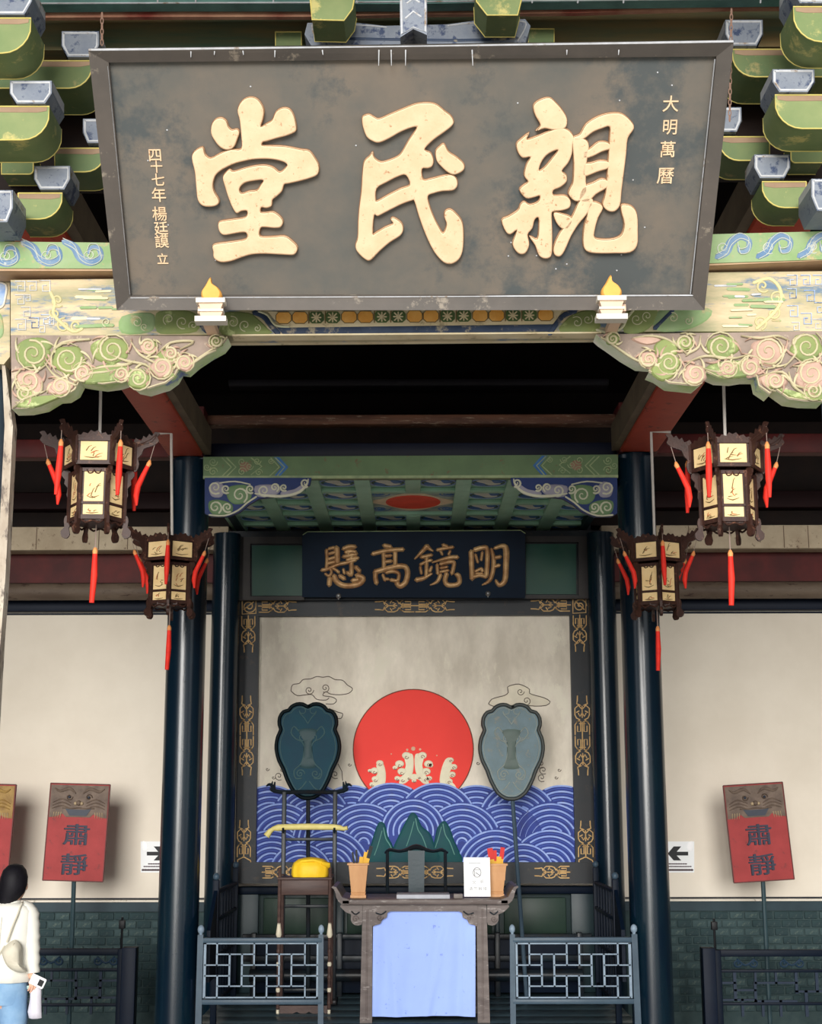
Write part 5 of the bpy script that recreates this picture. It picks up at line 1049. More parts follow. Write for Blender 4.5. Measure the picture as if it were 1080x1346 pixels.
# white card
fr = Frame(W(626, 1181, 10.06), (1, .0, 0), (0, .10, 1)); t = thing('notice_card', 'white printed card propped on the table before the red-tipped sticks', 'card', W(626, 1181, 10.06))
MB().prism(fr, [(609, 1127), (643.5, 1127), (644.5, 1178.5), (610, 1178.5)], -.004, 0).build('card', paper, t)
b = MB(); b.stroke(fr, [(626.8 + 5.2 * math.cos(a), 1146.8 + 6.4 * math.sin(a)) for a in [k * PI / 8 for k in range(17)]], .9, 0, .0008, 0, n=3, flat=True)
b.stroke(fr, [(623, 1143), (631, 1143)], .8, 0, .0008, 0, n=3, flat=True); b.stroke(fr, [(623, 1144), (624, 1151)], .8, 0, .0008, 0, n=3, flat=True); b.stroke(fr, [(625, 1147), (631, 1151)], 1, 0, .0008, 0, n=3, flat=True); b.stroke(fr, [(616, 1134.3), (631, 1134.3)], .6, 0, .0005, 0, n=3, flat=True)
b.build('printed_emblem', greyink, t)
for ch, x, y, s in [('文', 623, 1159.5, 5), ('明', 633, 1159, 5), ('请', 618.5, 1168, 5), ('勿', 624.8, 1168, 5), ('触', 631, 1168, 5), ('摸', 637.4, 1168, 5)]: glyph(ch, x, y, s, fr, greyink, t, name='printed_character', h=0, ext=.0003)
tag(MB().cbox(X(521, 10.02, 1175), X(591, 10.02, 1175), 10.0, 10.26, zt2, zt2 + .027, c=.003).build('closed_book', mat('book_grey', (176, 178, 186), .6, (150, 152, 160), .5, 8)), 'flat pale grey book lying in the middle of the table', 'book')
tag(MB().cbox(X(596, 10.02, 1175), X(608, 10.02, 1175), 10.02, 10.1, zt2, zt2 + .03, c=.004).build('wooden_block', mat('block_grey', (120, 112, 108), .5)), 'small grey wooden block between the book and the white card', 'block')
# yoke-back chair
DH = 10.95; fr = VF(DH); zs = zd + .48
t = thing('armchair', 'black lacquered yoke-back armchair behind the table', 'chair', (X(547, DH, 1300), DH - .2, zd))
b = MB(); b.stroke(fr, [(506, 1121), (512, 1117), (524, 1119), (534, 1117), (547, 1113), (560, 1117), (570, 1119), (580, 1117), (588, 1121)], [3, 4.5, 4, 5, 7, 5, 4, 4.5, 3], -.012, .026, 0, n=6, smooth=3); b.build('top_rail', dkwood, t)
for px in (509, 585): MB().tube([(X(px, DH, 1150), DH, zd), fr.p(px, 1119)], .012, 8).build('post', dkwood, t)
MB().prism(fr, [(536, 1118), (558, 1118), (557, 1190), (537, 1190)], -.008, .006).build('splat', mat('splat_teal', (44, 62, 70), .35), t)
MB().cbox(X(507, DH, 1200), X(587, DH, 1200), DH - .42, DH + .01, zs - .03, zs, c=.006).build('seat', dkwood, t)
for px in (509, 585):
    MB().tube([(X(px, DH, 1150), DH - .40, zd), (X(px, DH, 1150), DH - .40, zs + .2)], .012, 8).build('leg', dkwood, t)
    MB().tube([(X(px, DH, 1150), DH - .42, zs + .2), (X(px, DH, 1150), DH, zs + .22)], .011, 8).build('arm', dkwood, t)
# front railings
def railing(pxl, pxr, ytop, ybot, D, label, posts, cell):
    fr = VF(D); t = thing('lattice_railing', label, 'railing', (X((pxl + pxr) / 2, D, 1300), D, zd))
    for (pa, pb, w_) in posts:
        x0, x1 = X(pa, D, 1228), X(pb, D, 1345); r = w_ / FPX * D / 2
        b = MB(); vs = []
        b.hexa([(x1 - r, D - r, zd), (x1 + r, D - r, zd), (x1 + r, D + r, zd), (x1 - r, D + r, zd), (x0 - r * .9, D - r * .9, Z(1228, D)), (x0 + r * .9, D - r * .9, Z(1228, D)), (x0 + r * .9, D + r * .9, Z(1228, D)), (x0 - r * .9, D + r * .9, Z(1228, D))])
        po = b.build('post', rail, t, sharp=20)
        MB().lathe((x0, D, Z(1228, D)), [(r * .55, 0), (r * .5, .008), (r * .95, .016), (r * 1.1, .032), (r * .9, .048), (r * .4, .058), (.001, .06)], 14).build('finial', raill, po, sharp=60)
    MB().cbox(X(pxl, D, ytop), X(pxr, D, ytop), D - .018, D + .018, Z(ytop + 9, D), Z(ytop + 2, D), c=.008).build('top_rail', rail, t)
    MB().cbox(X(pxl, D, ybot), X(pxr, D, ybot), D - .018, D + .018, Z(ybot + 7, D), Z(ybot, D), c=.006).build('bottom_rail', rail, t)
    x0, y0, x1, y1 = cell; w_ = x1 - x0; h_ = y1 - y0
    f = lambda a, c: (x0 + a * w_, y0 + c * h_)
    segs = [((0, 0), (1, 0)), ((0, 1), (1, 1)), ((0, 0), (0, 1)), ((1, 0), (1, 1)),
            ((.11, 0), (.11, .40)), ((.11, .20), (.44, .20)), ((.44, 0), (.44, .40)), ((.55, 0), (.55, .40)), ((.55, .20), (.89, .20)), ((.89, 0), (.89, .40)),
            ((0, .40), (.22, .40)), ((.22, .20), (.22, .79)), ((.33, .20), (.33, .79)), ((.33, .40), (.66, .40)), ((.66, .20), (.66, .79)), ((.77, .20), (.77, .79)), ((.77, .40), (1, .40)),
            ((0, .60), (.22, .60)), ((.33, .60), (.66, .60)), ((.77, .60), (1, .60)),
            ((.11, .60), (.11, 1)), ((.11, .79), (.44, .79)), ((.44, .60), (.44, 1)), ((.55, .60), (.55, 1)), ((.55, .79), (.89, .79)), ((.89, .60), (.89, 1))]
    for a, c in segs:
        p, q_ = f(*a), f(*c); u0, v0 = fr.uv(*p); u1, v1 = fr.uv(*q_); g = .0036
        MB().box(min(u0, u1) - g, max(u0, u1) + g, D - .008, D + .008, 2.05 + min(v0, v1) - g, 2.05 + max(v0, v1) + g).build('lattice_bar', raill, t)
railing(262, 424, 1230, 1313, 9.58, 'grey-blue lattice railing with ball posts, left of the table', [(264, 261, 8), (422, 421.5, 7)], (269, 1240, 417, 1311))
railing(673, 834, 1230, 1313, 9.58, 'grey-blue lattice railing with ball posts, right of the table', [(673, 674, 7), (833, 838, 8)], (679, 1240, 828, 1311))
# side balustrades running back along the dais
for s, nm in ((-1, 'left'), (1, 'right')):
    x = 1.335 * s; t = thing('side_balustrade', 'black side balustrade running back along the dais on the %s' % nm, 'railing', (x, 10.5, zd))
    for y, hh in ((9.98, .92), (11.05, .95)):
        po = MB().cbox(x - .02, x + .02, y - .02, y + .02, zd, zd + hh, c=.004).build('post', navyr, t); MB().lathe((x, y, zd + hh), [(.012, 0), (.022, .01), (.022, .03), (.01, .045)], 12).build('finial', rail, po, sharp=60)
    for z_ in (.12, .42, .66, .84): MB().cbox(x - .014, x + .014, 9.98, 11.05, zd + z_ - .012, zd + z_ + .012, c=.004).build('rail', navyr, t)
    for i in range(1, 7):
        y = 9.98 + i * 1.07 / 7; MB().cbox(x - .008, x + .008, y - .01, y + .01, zd + .12, zd + .84, c=.002).build('baluster', navyr, t)
    b = MB(); b.add([(x - .012, 9.97, zd + .86), (x + .012, 9.97, zd + .86), (x + .012, 9.66, zd + .62), (x - .012, 9.66, zd + .62), (x - .012, 9.97, zd + .3), (x + .012, 9.97, zd + .3), (x + .012, 9.66, zd + .3), (x - .012, 9.66, zd + .3)], [(0, 1, 2, 3), (7, 6, 5, 4), (0, 4, 5, 1), (1, 5, 6, 2), (2, 6, 7, 3), (3, 7, 4, 0)])
    b.build('sloped_end', navyr, t)
# dark lattice fences in front of the brick dado
def darkfence(px0, px1, ytop, D, label, flip):
    fr = VF(D); t = thing('dark_fence', label, 'fence', (X((px0 + px1) / 2, D, 1300), D, 0)); g = .007
    MB().cbox(X(px0, D, 1300), X(px1, D, 1300), D - .02, D + .03, Z(ytop + 9, D), Z(ytop, D), c=.006).build('top_rail', navyr, t)
    for yy in (ytop + 26, 1318, 1350): MB().cbox(X(px0, D, 1300), X(px1, D, 1300), D - .012, D + .012, Z(yy + 4, D), Z(yy, D), c=.003).build('rail', navyr, t)
    for px in ((px1 if flip else px0), (px0 if flip else px1)): MB().cbox(X(px, D, 1300) - .035, X(px, D, 1300) + .035, D - .03, D + .03, 0, Z(ytop, D), c=.006).build('post', navyr, t)
    a = px0; W_ = px1 - px0
    for (xa, ya, xb2, yb2) in [(.14, 28, .14, 74), (.30, 30, .30, 46), (.30, 46, .62, 46), (.62, 30, .62, 62), (.0, 46, .14, 46), (.14, 58, .30, 58), (.30, 46, .30, 76), (.30, 76, .62, 76), (.78, 28, .78, 60), (.62, 60, 1, 60), (.92, 30, .92, 60), (.0, 74, .3, 74), (.46, 28, .46, 46), (.5, 76, .5, 100), (.7, 60, .7, 100), (.2, 74, .2, 100), (.36, 76, .36, 100), (.86, 60, .86, 100)]:
        p, q_ = (a + W_ * (1 - xa if flip else xa), ytop + ya * .8 + 6), (a + W_ * (1 - xb2 if flip else xb2), ytop + yb2 * .8 + 6); u0, v0 = fr.uv(*p); u1, v1 = fr.uv(*q_)
        MB().box(min(u0, u1) - g, max(u0, u1) + g, D - .008, D + .008, 2.05 + min(v0, v1) - g, 2.05 + max(v0, v1) + g).build('lattice_bar', mat('fence_bar', (24, 40, 60), .5), t)
    for fx in (.16, .52) : 
        b = MB(); px = a + W_ * (1 - fx if flip else fx); b.stroke(fr, spiral(px, ytop + 17, 6, 1.2, 0, 1), 3, -.005, .01, 0); b.stroke(fr, spiral(px + 22, ytop + 17, 6, 1.2, 3, -1), 3, -.005, .01, 0); b.stroke(fr, [(px, ytop + 12), (px + 11, ytop + 20), (px + 22, ytop + 12)], 3, -.005, .01, 0, smooth=3); b.build('carved_cloud', mat('fence_carving', (34, 54, 72), .4), t)
    return t
darkfence(-40, 160, 1246, 11.0, 'dark navy lattice fence beside the woman, below the brick dado', True)
darkfence(942, 1110, 1249, 11.0, 'dark navy lattice fence under the right red board', False)
for px0, px1, yt in ((160, 179, 1244), (923, 940, 1246)):   # dark returns beside the fences
    tag(MB().cbox(X(px0, 10.9, 1300), X(px1, 10.9, 1300), 10.84, 10.955, 0, Z(yt, 10.9), c=.006).build('fence_return', navyb, None), 'solid near-black end panel of the %s lattice fence' % ('left' if px0 < 500 else 'right'), 'panel')
for px, yt in ((159, 1205), (940, 1208)):
    x = X(px, 11.1, 1240); t = thing('iron_stake', 'thin black stake with a small block head behind the %s fence' % ('left' if px < 500 else 'right'), 'stake', (x, 11.12, 0)); MB().tube([(x, 11.12, 0), (x, 11.12, Z(yt, 11.12))], .009, 8).build('rod', blackp, t); MB().cbox(x - .022, x + .022, 11.10, 11.14, Z(yt + 15, 11.12), Z(yt + 4, 11.12), c=.004).build('head', blackp, t)
# ---------------------------------------------------------------- procession boards
def sign(cx, D, tilt, label, polex, mir=1, writing=True, mbeast=signg):
    # local frame: u across, v up from the bottom centre of the board
    k = D / FPX; O = W(cx, 1158, D); fr = Frame(O, (math.cos(tilt), 0, math.sin(tilt)), (-math.sin(tilt), .05, math.cos(tilt)))
    t = thing('procession_board', label, 'signboard', (X(polex, D, 1300), D + .03, 0)); w_, h_ = 77 * k, 122 * k
    MB().prism(fr, [(-w_ / 2, 0), (w_ / 2, 0), (w_ / 2, h_), (-w_ / 2, h_)], -.03, 0, 0, px=False).build('board', signr, t)
    b = MB()
    for P in ([(-w_ / 2, 0), (-w_ / 2, h_)], [(w_ / 2, 0), (w_ / 2, h_)], [(-w_ / 2, 0), (w_ / 2, 0)], [(-w_ / 2, h_), (w_ / 2, h_)]): b.stroke(fr, P, .009, -.002, .006, 0, px=False, n=3, flat=True)
    b.build('edge_line', mat('sign_edge', (96, 50, 48), .6), t)
    # beast head
    yb = h_ * .66; b = MB()
    b.prism(fr, catmull([(-w_ * .485, h_ * .985), (w_ * .485, h_ * .985), (w_ * .485, yb - .01), (w_ * .36, yb + .0), (w_ * .26, yb + .02), (w_ * .2, yb - .005), (-w_ * .2, yb - .005), (-w_ * .26, yb + .02), (-w_ * .36, yb), (-w_ * .485, yb - .01)], 1, True), 0, .004, 0, px=False)
    for s in (-1, 1):
        b.stroke(fr, [(s * .03, h_ * .9), (s * .08, h_ * .95), (s * .15, h_ * .92), (s * .19, h_ * .95)], [.01, .026, .022, .008], .003, .012, 0, px=False, smooth=3)
        b.stroke(fr, spiral(s * .075, h_ * .86, .026, 1.3, 0, s, n=10), .010, .003, .009, 1, px=False)
        b.ball(fr.pos(s * .075, h_ * .86, .01), .010, 2, sub=2)
        for kk in range(3): b.stroke(fr, [(s * .06, h_ * (.80 - kk * .03)), (s * .13, h_ * (.84 - kk * .035)), (s * .2, h_ * (.80 - kk * .03))], [.006, .012, .006], .003, .008, 0, px=False, smooth=3)
        for kk in range(4): b.stroke(fr, [(s * (.13 + kk * .018), yb + .03), (s * (.135 + kk * .018), yb - .012)], [.010, .003], .003, .006, 3, px=False)
        b.ball(fr.pos(s * .024, h_ * .795, .008), .014, 3, sub=2)
    b.ball(fr.pos(0, h_ * .80, .010), .020, 0, sub=2)
    b.prism(fr, [(-.10, yb + .058), (-.05, yb + .052), (.05, yb + .052), (.10, yb + .058), (.065, yb + .006), (-.065, yb + .006)], .004, .008, 2, px=False)
    b.stroke(fr, [(-.12, yb + .062), (-.05, yb + .06), (0, yb + .066), (.05, yb + .06), (.12, yb + .062)], .009, .006, .008, 0, px=False, smooth=3)
    b.build('beast_head', [mbeast, mat('beast_line', (84, 70, 60), .6), mat('beast_dark', (52, 58, 70), .5), mat('beast_pale', (170, 150, 120), .5)], t)
    if writing:
        for ch, vy in (('肅', .475), ('靜', .17)):
            me = text_mesh(ch, 36 * k * 1.0, .0015, .0010); b = MB()
            for q_ in (-.0035, 0, .0035): b.mesh(me, 0, fmat(fr, q_, h_ * vy + q_ * .4, .002 + q_ * .05) @ Matrix.Diagonal((1, .78, 1, 1))); b.build('character', signd, t)
    px_ = O.x; b = MB(); b.tube([(X(polex, D + .04, 1300), D + .04, 0), (px_ + (.0), D + .04, O.z + .05)], .017, 10); b.tube([(px_, D + .04, O.z + .05), (px_ - math.sin(tilt) * .5, D + .05, O.z + .5)], .017, 10); b.build('pole', mat('pole_teal', (50, 70, 76), .4), t)
sign(95.5, 11.3, -math.radians(1.6), 'red procession board with grey beast head and dark characters, left wall, tilted left', 93)
sign(1004, 11.3, math.radians(3.4), 'red procession board with grey beast head and dark characters, right wall, tilted right', 1010)
sign(-30, 11.3, -math.radians(1.6), 'red board with ochre beast head cut off by the left picture edge, above the woman', -34, writing=True, mbeast=mat('beast_ochre', (160, 130, 74), .6, (120, 90, 50), .9, 12))
# wall arrows
for s, x0, lb in ((1, 185, 'right'), (-1, 912, 'left')):
    fr = VF(DW - .002); t = thing('arrow_sign', 'small white wall notice with a black arrow pointing %s behind the %s column' % (lb, 'left' if s > 0 else 'right'), 'sign', W(x0, 1145, DW))
    def q(a, c): return (x0 + s * a, c)
    MB().prism(fr, [q(0, 1106), q(44, 1106), q(44, 1147), q(0, 1147)], -.001, .004, 0).build('sheet', mat('notice_sheet', (232, 234, 234), .6, (220, 222, 224), .5, 4, bump=0), t)
    b = MB(); b.prism(fr, [q(8, 1119.5), q(23, 1119.5), q(17, 1112.5), q(27, 1112.5), q(35, 1122), q(27, 1131), q(17, 1131), q(23, 1124.5), q(8, 1124.5)], .004, .0055, 0); b.build('arrow', blackp, t)
    b = MB(); rr = random.Random(3)
    for y, w1, w2 in ((1135.5, 10, 34), (1139, 4, 36), (1143.5, 2, 38)):
        x = w1
        while x < w2: L = rr.uniform(1.5, 3); b.stroke(fr, [q(x, y), q(x + L, y)], 1.6 if y < 1143 else 2.6, .004, .0006, 0, n=3, flat=True); x += L + .9
    b.build('small_print', mat('print_ink', (84, 70, 74), .7, bump=0), t)
    b = MB(); b.blob(fr, [q(2, 1106), q(8, 1108), q(9, 1116), q(3, 1118)], .004, .003); b.build('tape_patch', paper, t)
# ================================================================ palace lanterns
def lantern(cx, ytop, D, s, phi, label, rod, group, rot_seed=1, slim=False):
    C = W(cx, ytop, D); un = s * D / FPX; rnd = random.Random(rot_seed)
    t = thing('palace_lantern', label, 'lantern', C, None)
    RU, RL = 51 * un, 39 * un; z = lambda a: C.z - a * un
    def corner(k, R): a = phi + math.radians(60) * k; return Vector((C.x + R * math.sin(a), C.y - R * math.cos(a), 0))
    fb = MB()
    for R, zz, h, r in ((RU, 8, 6, 2.6), (RU, 42, 5, 2.4), (RL, 50, 5, 2.4), (RL, 97, 3, 2.2), (RL, 117, 6, 2.6)):
        for k in range(6):
            a, b_ = corner(k, R), corner(k + 1, R); n = (a + b_) / 2 - Vector((C.x, C.y, 0)); n.z = 0; n.normalize(); w_ = n * r * un
            fb.hexa([Vector((a.x, a.y, z(zz + h / 2))) - w_, Vector((b_.x, b_.y, z(zz + h / 2))) - w_, Vector((b_.x, b_.y, z(zz + h / 2))) + w_ * .2, Vector((a.x, a.y, z(zz + h / 2))) + w_ * .2,
                     Vector((a.x, a.y, z(zz - h / 2))) - w_, Vector((b_.x, b_.y, z(zz - h / 2))) - w_, Vector((b_.x, b_.y, z(zz - h / 2))) + w_ * .2, Vector((a.x, a.y, z(zz - h / 2))) + w_ * .2])
    for R, z0_, z1_ in ((RU * .99, 4, 43), (RL * .99, 48, 120)):
        for k in range(6):
            c = corner(k, R); fb.tube([(c.x, c.y, z(z1_)), (c.x, c.y, z(z0_))], 3.6 * un, 6)
    fb.lathe((C.x, C.y, z(121)), [(RL * .9, -1 * un), (RL * .9, 3 * un)], 6); fb.lathe((C.x, C.y, z(8)), [(RU * .5, -1 * un), (RU * .3, 4 * un), (4 * un, 8 * un), (3 * un, 14 * un)], 6)
    for k in range(6):
        for R, y0, y1 in ((RU, 5, 44), (RL, 48, 119)):
            a, b_ = corner(k, R * .955), corner(k + 1, R * .955); nn = (a + b_) / 2 - Vector((C.x, C.y, 0)); nn.z = 0; nn.normalize(); nn = nn * .6 * un; vz = lambda p, y: Vector((p.x, p.y, z(y)))
            fb.hexa([vz(a, y1) - nn, vz(b_, y1) - nn, vz(b_, y1), vz(a, y1), vz(a, y0) - nn, vz(b_, y0) - nn, vz(b_, y0), vz(a, y0)])
    fr_ = fb.build('lantern_frame', lantw, t, sharp=25)
    for k in range(6):
        # crest and papers on face k (between corner k and k+1)
        am = phi + math.radians(60) * k + math.radians(30); nrm = Vector((math.sin(am), -math.cos(am), 0)); U = Vector((0, 0, 1)).cross(nrm) * -1
        U = Vector((math.cos(am), math.sin(am), 0)); f = lambda R, hh: Frame(Vector((C.x, C.y, 0)) + nrm * (R * math.cos(math.radians(30)) - .5 * un) + Vector((0, 0, z(hh))), U, (0, 0, 1))
        FU = f(RU, 8); b = MB(); L = RU / 2
        b.prism(FU, catmull([(-L, 0), (L, 0), (L * .98, 6 * un), (L * .72, 5 * un), (L * .6, 9 * un), (L * .35, 7 * un), (L * .2, 12 * un), (0, 9.5 * un), (-L * .2, 12 * un), (-L * .35, 7 * un), (-L * .6, 9 * un), (-L * .72, 5 * un), (-L * .98, 6 * un)], 1, True), -2 * un, 1 * un, 0, px=False)
        b.build('crest', lantw, t)
        Fk = f(RL, 50); b = MB()
        b.stroke(Fk, [(-10 * un, 0), (-7 * un, -5 * un), (-2 * un, -4 * un), (0, 0), (2 * un, -4 * un), (7 * un, -5 * un), (10 * un, 0)], 2 * un, 0, 1.5 * un, 0, px=False, smooth=3); b.build('carved_fret', lantw, t); b = MB()
        b.stroke(f(RL, 120), [(-15 * un, -1 * un), (-9 * un, -5 * un), (0, -2 * un), (9 * un, -5 * un), (15 * un, -1 * un)], 3 * un, 0, 2 * un, 0, px=False, smooth=3); b.build('carved_fret', lantw, t)
        for (R, y0, y1, hw, nm) in ((RU, 12, 38.5, 18.5, 'upper_paper'), (RL, 53, 95, 13.5, 'tall_paper'), (RL, 99.5, 113.5, 13.5, 'lower_paper')):
            F_ = f(R, y1); hw *= un; hh = (y1 - y0) * un
            pp = MB().prism(F_, [(-hw, 0), (hw, 0), (hw, hh), (-hw, hh)], -2 * un, 0, 0, px=False).build(nm, lpaper, t)
            b = MB(); n = {'upper_paper': 7, 'tall_paper': 6, 'lower_paper': 4}[nm]
            for i in range(n):
                x0, y0_ = rnd.uniform(-.6, .3) * hw, rnd.uniform(.15, .55) * hh; dx, dy = rnd.uniform(.1, .6) * hw, rnd.uniform(-.1, .38) * hh
                b.stroke(F_, [(x0, y0_), (x0 + dx * .5, y0_ + dy * .8), (x0 + dx, y0_ + dy)], [1.6 * un, 1.2 * un, .5 * un], 0, .25 * un, rnd.choice([0, 0, 1]), px=False, n=3, flat=True, smooth=2)
            b.stroke(F_, [(-hw * .7, hh * .18), (-hw * .1, hh * .12), (hw * .6, hh * .2)], [.6 * un, 1.8 * un, .6 * un], 0, .25 * un, 0, px=False, n=3, flat=True, smooth=2)
            b.build('ink_drawing', [mat('ink_sepia', (120, 96, 60), .7, bump=0), mat('ink_red', (190, 110, 70), .7, bump=0)], pp)
        # corner bracket, drop and foot at corner k
        a = phi + math.radians(60) * k; rd = Vector((math.sin(a), -math.cos(a), 0))
        FR = Frame(Vector((C.x, C.y, z(8))) + rd * RU, rd, (0, 0, 1)); b = MB(); u = un
        b.prism(FR, [(x * u, y * u) for x, y in catmull([(-2, -34), (3, -36), (6, -26), (4, -18), (9, -12), (12, -4), (20, -1), (27, 2), (33, 8), (30, 14), (34, 19), (27, 21), (23, 15), (19, 18), (15, 12), (11, 15), (8, 8), (3, 10), (-2, 8)], 2, True)], -1.8 * u, 1.8 * u, 0, px=False)
        b.stroke(FR, [(x * u, y * u) for x, y in [(2, 0), (12, 4), (22, 8), (29, 16)]], [5 * u, 4 * u, 6 * u, 3 * u], 1 * u, 2 * u, 0, px=False, smooth=2)
        b.build('dragon_bracket', lantw, t)
        FT_ = Frame(Vector((C.x, C.y, z(50))) + rd * RL, rd, (0, 0, 1)); b = MB()
        b.prism(FT_, [(x * u, y * u) for x, y in catmull([(0, 4), (10, 5), (12, -2), (7, -8), (8, -14), (3, -20), (4, -30), (0, -36)], 2, True)], -1.6 * u, 1.6 * u, 0, px=False); b.build('carved_drop', lantw, t)
        FF = Frame(Vector((C.x, C.y, z(118))) + rd * RL, rd, (0, 0, 1)); b = MB()
        b.prism(FF, [(x * u, y * u) for x, y in catmull([(-3, 6), (4, 8), (6, 0), (5, -8), (10, -14), (8, -22), (1, -24), (-3, -18), (-1, -10), (-4, -2)], 2, True)], -2.2 * u, 2.2 * u, 0, px=False); b.build('foot', lantw, t)
        # tassel
        tip = Vector((C.x, C.y, z(-6))) + rd * (RU + 30 * u); inx = Vector((C.x - tip.x, 0, 0)); side = abs(math.sin(a)) > .8 and not slim
        front = math.cos(a) > .3
        sg = math.copysign(1, C.x - tip.x)
        cr = 26 if side else (22 if front else 16)
        if slim: cr = 12
        p0 = tip; p1 = tip + Vector((sg * (9 if side else 0) * u, 0, -cr * u - (8 * u if side else 0)))
        cd = MB().tube([p0, p1], .55 * u, 5).build('cord', mat('cord_grey', (150, 130, 120), .6), t)
        tb = MB(); Lt = 78 if not slim else 72
        if side: pts = [p1 + Vector((sg * dx * u, 0, -dz * u)) for dx, dz in ((0, 0), (1, 5), (3, 9), (9, 22), (16, 38), (18, 52), (17, 66))]; rs = [1.5, 3.6, 3.2, 3.8, 4.4, 4.2, 1.5]
        else:
            j = rnd.uniform(-4, 2); pts = [p1 + Vector((sg * dx * u, 0, -dz * u)) for dx, dz in ((0, 0), (0, 5), (0, 10), (j * .2, 30), (j * .5, 52), (j, Lt))]; rs = [1.5, 3.6, 3.4, 4.4, 4.6, 2.4]
        tb.tube(pts[:3], [x * u for x in rs[:3]], 8, 1); tb.tube(pts[2:], [x * u for x in rs[2:]], 8, 0); tb.build('tassel', [tassel, tcap], t, sharp=70)
    # centre tassel
    b = MB(); p0 = Vector((C.x, C.y, z(121))); b.tube([p0, p0 + Vector((0, 0, -34 * un))], .9 * un, 5); b.build('cord', mat('cord_grey', (150, 130, 120), .6), t)
    p1 = p0 + Vector((0, 0, -34 * un)); tb = MB(); tb.tube([p1, p1 + Vector((0, 0, -5 * un)), p1 + Vector((0, 0, -9 * un))], [2 * un, 4 * un, 3.6 * un], 8, 1); tb.tube([p1 + Vector((0, 0, -9 * un)), p1 + Vector((0, 0, -40 * un)), p1 + Vector((-2 * un, 0, -78 * un))], [3.6 * un, 4.8 * un, 3.6 * un], 8, 0); tb.build('tassel', [tassel, tcap], t, sharp=70)
    b = MB(); b.tube([p for p in rod(C, z)], .0055 if s > .8 else .009, 8); b.build('hanging_rod', mat('rod_white', (206, 198, 190), .5), t)
    return t
def rodL(px, py):
    return lambda C, z: [Vector((C.x, C.y, z(-4))), W(px, 440, C.y), Vector((W(px, 440, C.y).x, 4.70, W(px, 440, C.y).z))]
lantern(131, 579, 4.98, .95, math.radians(-27), 'large six-sided palace lantern hanging at the left of the doorway', rodL(133.5, 440), None, 11)
lantern(953, 582, 4.98, .95, math.radians(-29), 'large six-sided palace lantern hanging at the right of the doorway', rodL(949, 440), None, 12)
def rodS(hx, hy, bx):
    return lambda C, z: [Vector((C.x, C.y, z(-4))), W(hx, hy, C.y), Vector((bx, C.y, W(hx, hy, C.y).z))]
lantern(226, 708, 9.0, .75, math.radians(5), 'smaller palace lantern hanging before the left front column', rodS(225, 570, X(222, 9.72, 600) + .03), None, 13, slim=False)
lantern(860, 709, 9.0, .75, math.radians(0), 'smaller palace lantern hanging before the right front column', rodS(855.5, 568, X(863, 9.72, 597) - .03), None, 14, slim=False)
# ================================================================ the woman
PD = 9.5; PX = X(16, PD, 1160) - .03; PO3 = Vector((PX, PD, 0))
t = thing('person', 'woman seen from behind in an ivory jacket and pale jeans at the lower left corner', 'person', PO3)
_ZM = [(-1, -1), (0, 0), (.70, .72), (.90, .945), (.955, 1.0), (1.33, 1.385), (1.385, 1.435), (1.47, 1.475), (3, 3)]
def _zm(z):
    for (a, p), (b_, q_) in zip(_ZM, _ZM[1:]):
        if a <= z <= b_: return p + (q_ - p) * (z - a) / (b_ - a)
V3 = lambda x, y, z_: PO3 + Vector((x * .92, y, _zm(z_) * .98))
def skin_mesh(nodes, edges):
    me = bpy.data.meshes.new('t'); me.from_pydata([n[0] for n in nodes], edges, []); o = bpy.data.objects.new('t', me); COL.objects.link(o)
    sm = o.modifiers.new('s', 'SKIN'); sm.use_smooth_shade = True
    for i, n in enumerate(nodes): me.skin_vertices[0].data[i].radius = (n[1], n[1]) if not isinstance(n[1], tuple) else n[1]; me.skin_vertices[0].data[i].use_root = (i == 0)
    ss = o.modifiers.new('u', 'SUBSURF'); ss.levels = 2; ss.render_levels = 2
    dg = bpy.context.evaluated_depsgraph_get(); r = bpy.data.meshes.new_from_object(o.evaluated_get(dg)); bpy.data.objects.remove(o); return r
nodes = [(V3(0, 0, .88), .11), (V3(.01, 0, 1.02), .09), (V3(.015, .0, 1.2), .105), (V3(.02, 0, 1.32), .085), (V3(.035, .005, 1.40), .042), (V3(.05, .01, 1.47), .048), (V3(.055, .012, 1.545), .078), (V3(.055, .012, 1.60), .05),
         (V3(.14, 0, 1.325), .045), (V3(.17, .0, 1.16), .038), (V3(.195, -.02, 1.02), .03), (V3(.205, -.03, .955), .023), (V3(.215, -.035, .915), .027),
         (V3(-.11, 0, 1.325), .045), (V3(-.16, .0, 1.14), .038), (V3(-.17, -.0, .98), .03), (V3(-.175, .0, .92), .023), (V3(-.175, .0, .88), .027),
         (V3(.085, 0, .80), .085), (V3(.10, -.02, .46), .055), (V3(.10, -.0, .08), .036), (V3(.11, -.02, .03), .03),
         (V3(-.085, 0, .80), .085), (V3(-.06, .06, .46), .055), (V3(-.04, .16, .08), .036), (V3(-.05, .16, .03), .03)]
nodes[21] = (V3(.105, .10, .03), .028); nodes[25] = (V3(-.05, .26, .03), .028)
edges = [(0, 1), (1, 2), (2, 3), (3, 4), (4, 5), (5, 6), (6, 7), (3, 8), (8, 9), (9, 10), (10, 11), (11, 12), (3, 13), (13, 14), (14, 15), (15, 16), (16, 17), (0, 18), (18, 19), (19, 20), (20, 21), (0, 22), (22, 23), (23, 24), (24, 25)]
b = MB(); b.mesh(skin_mesh(nodes, edges))
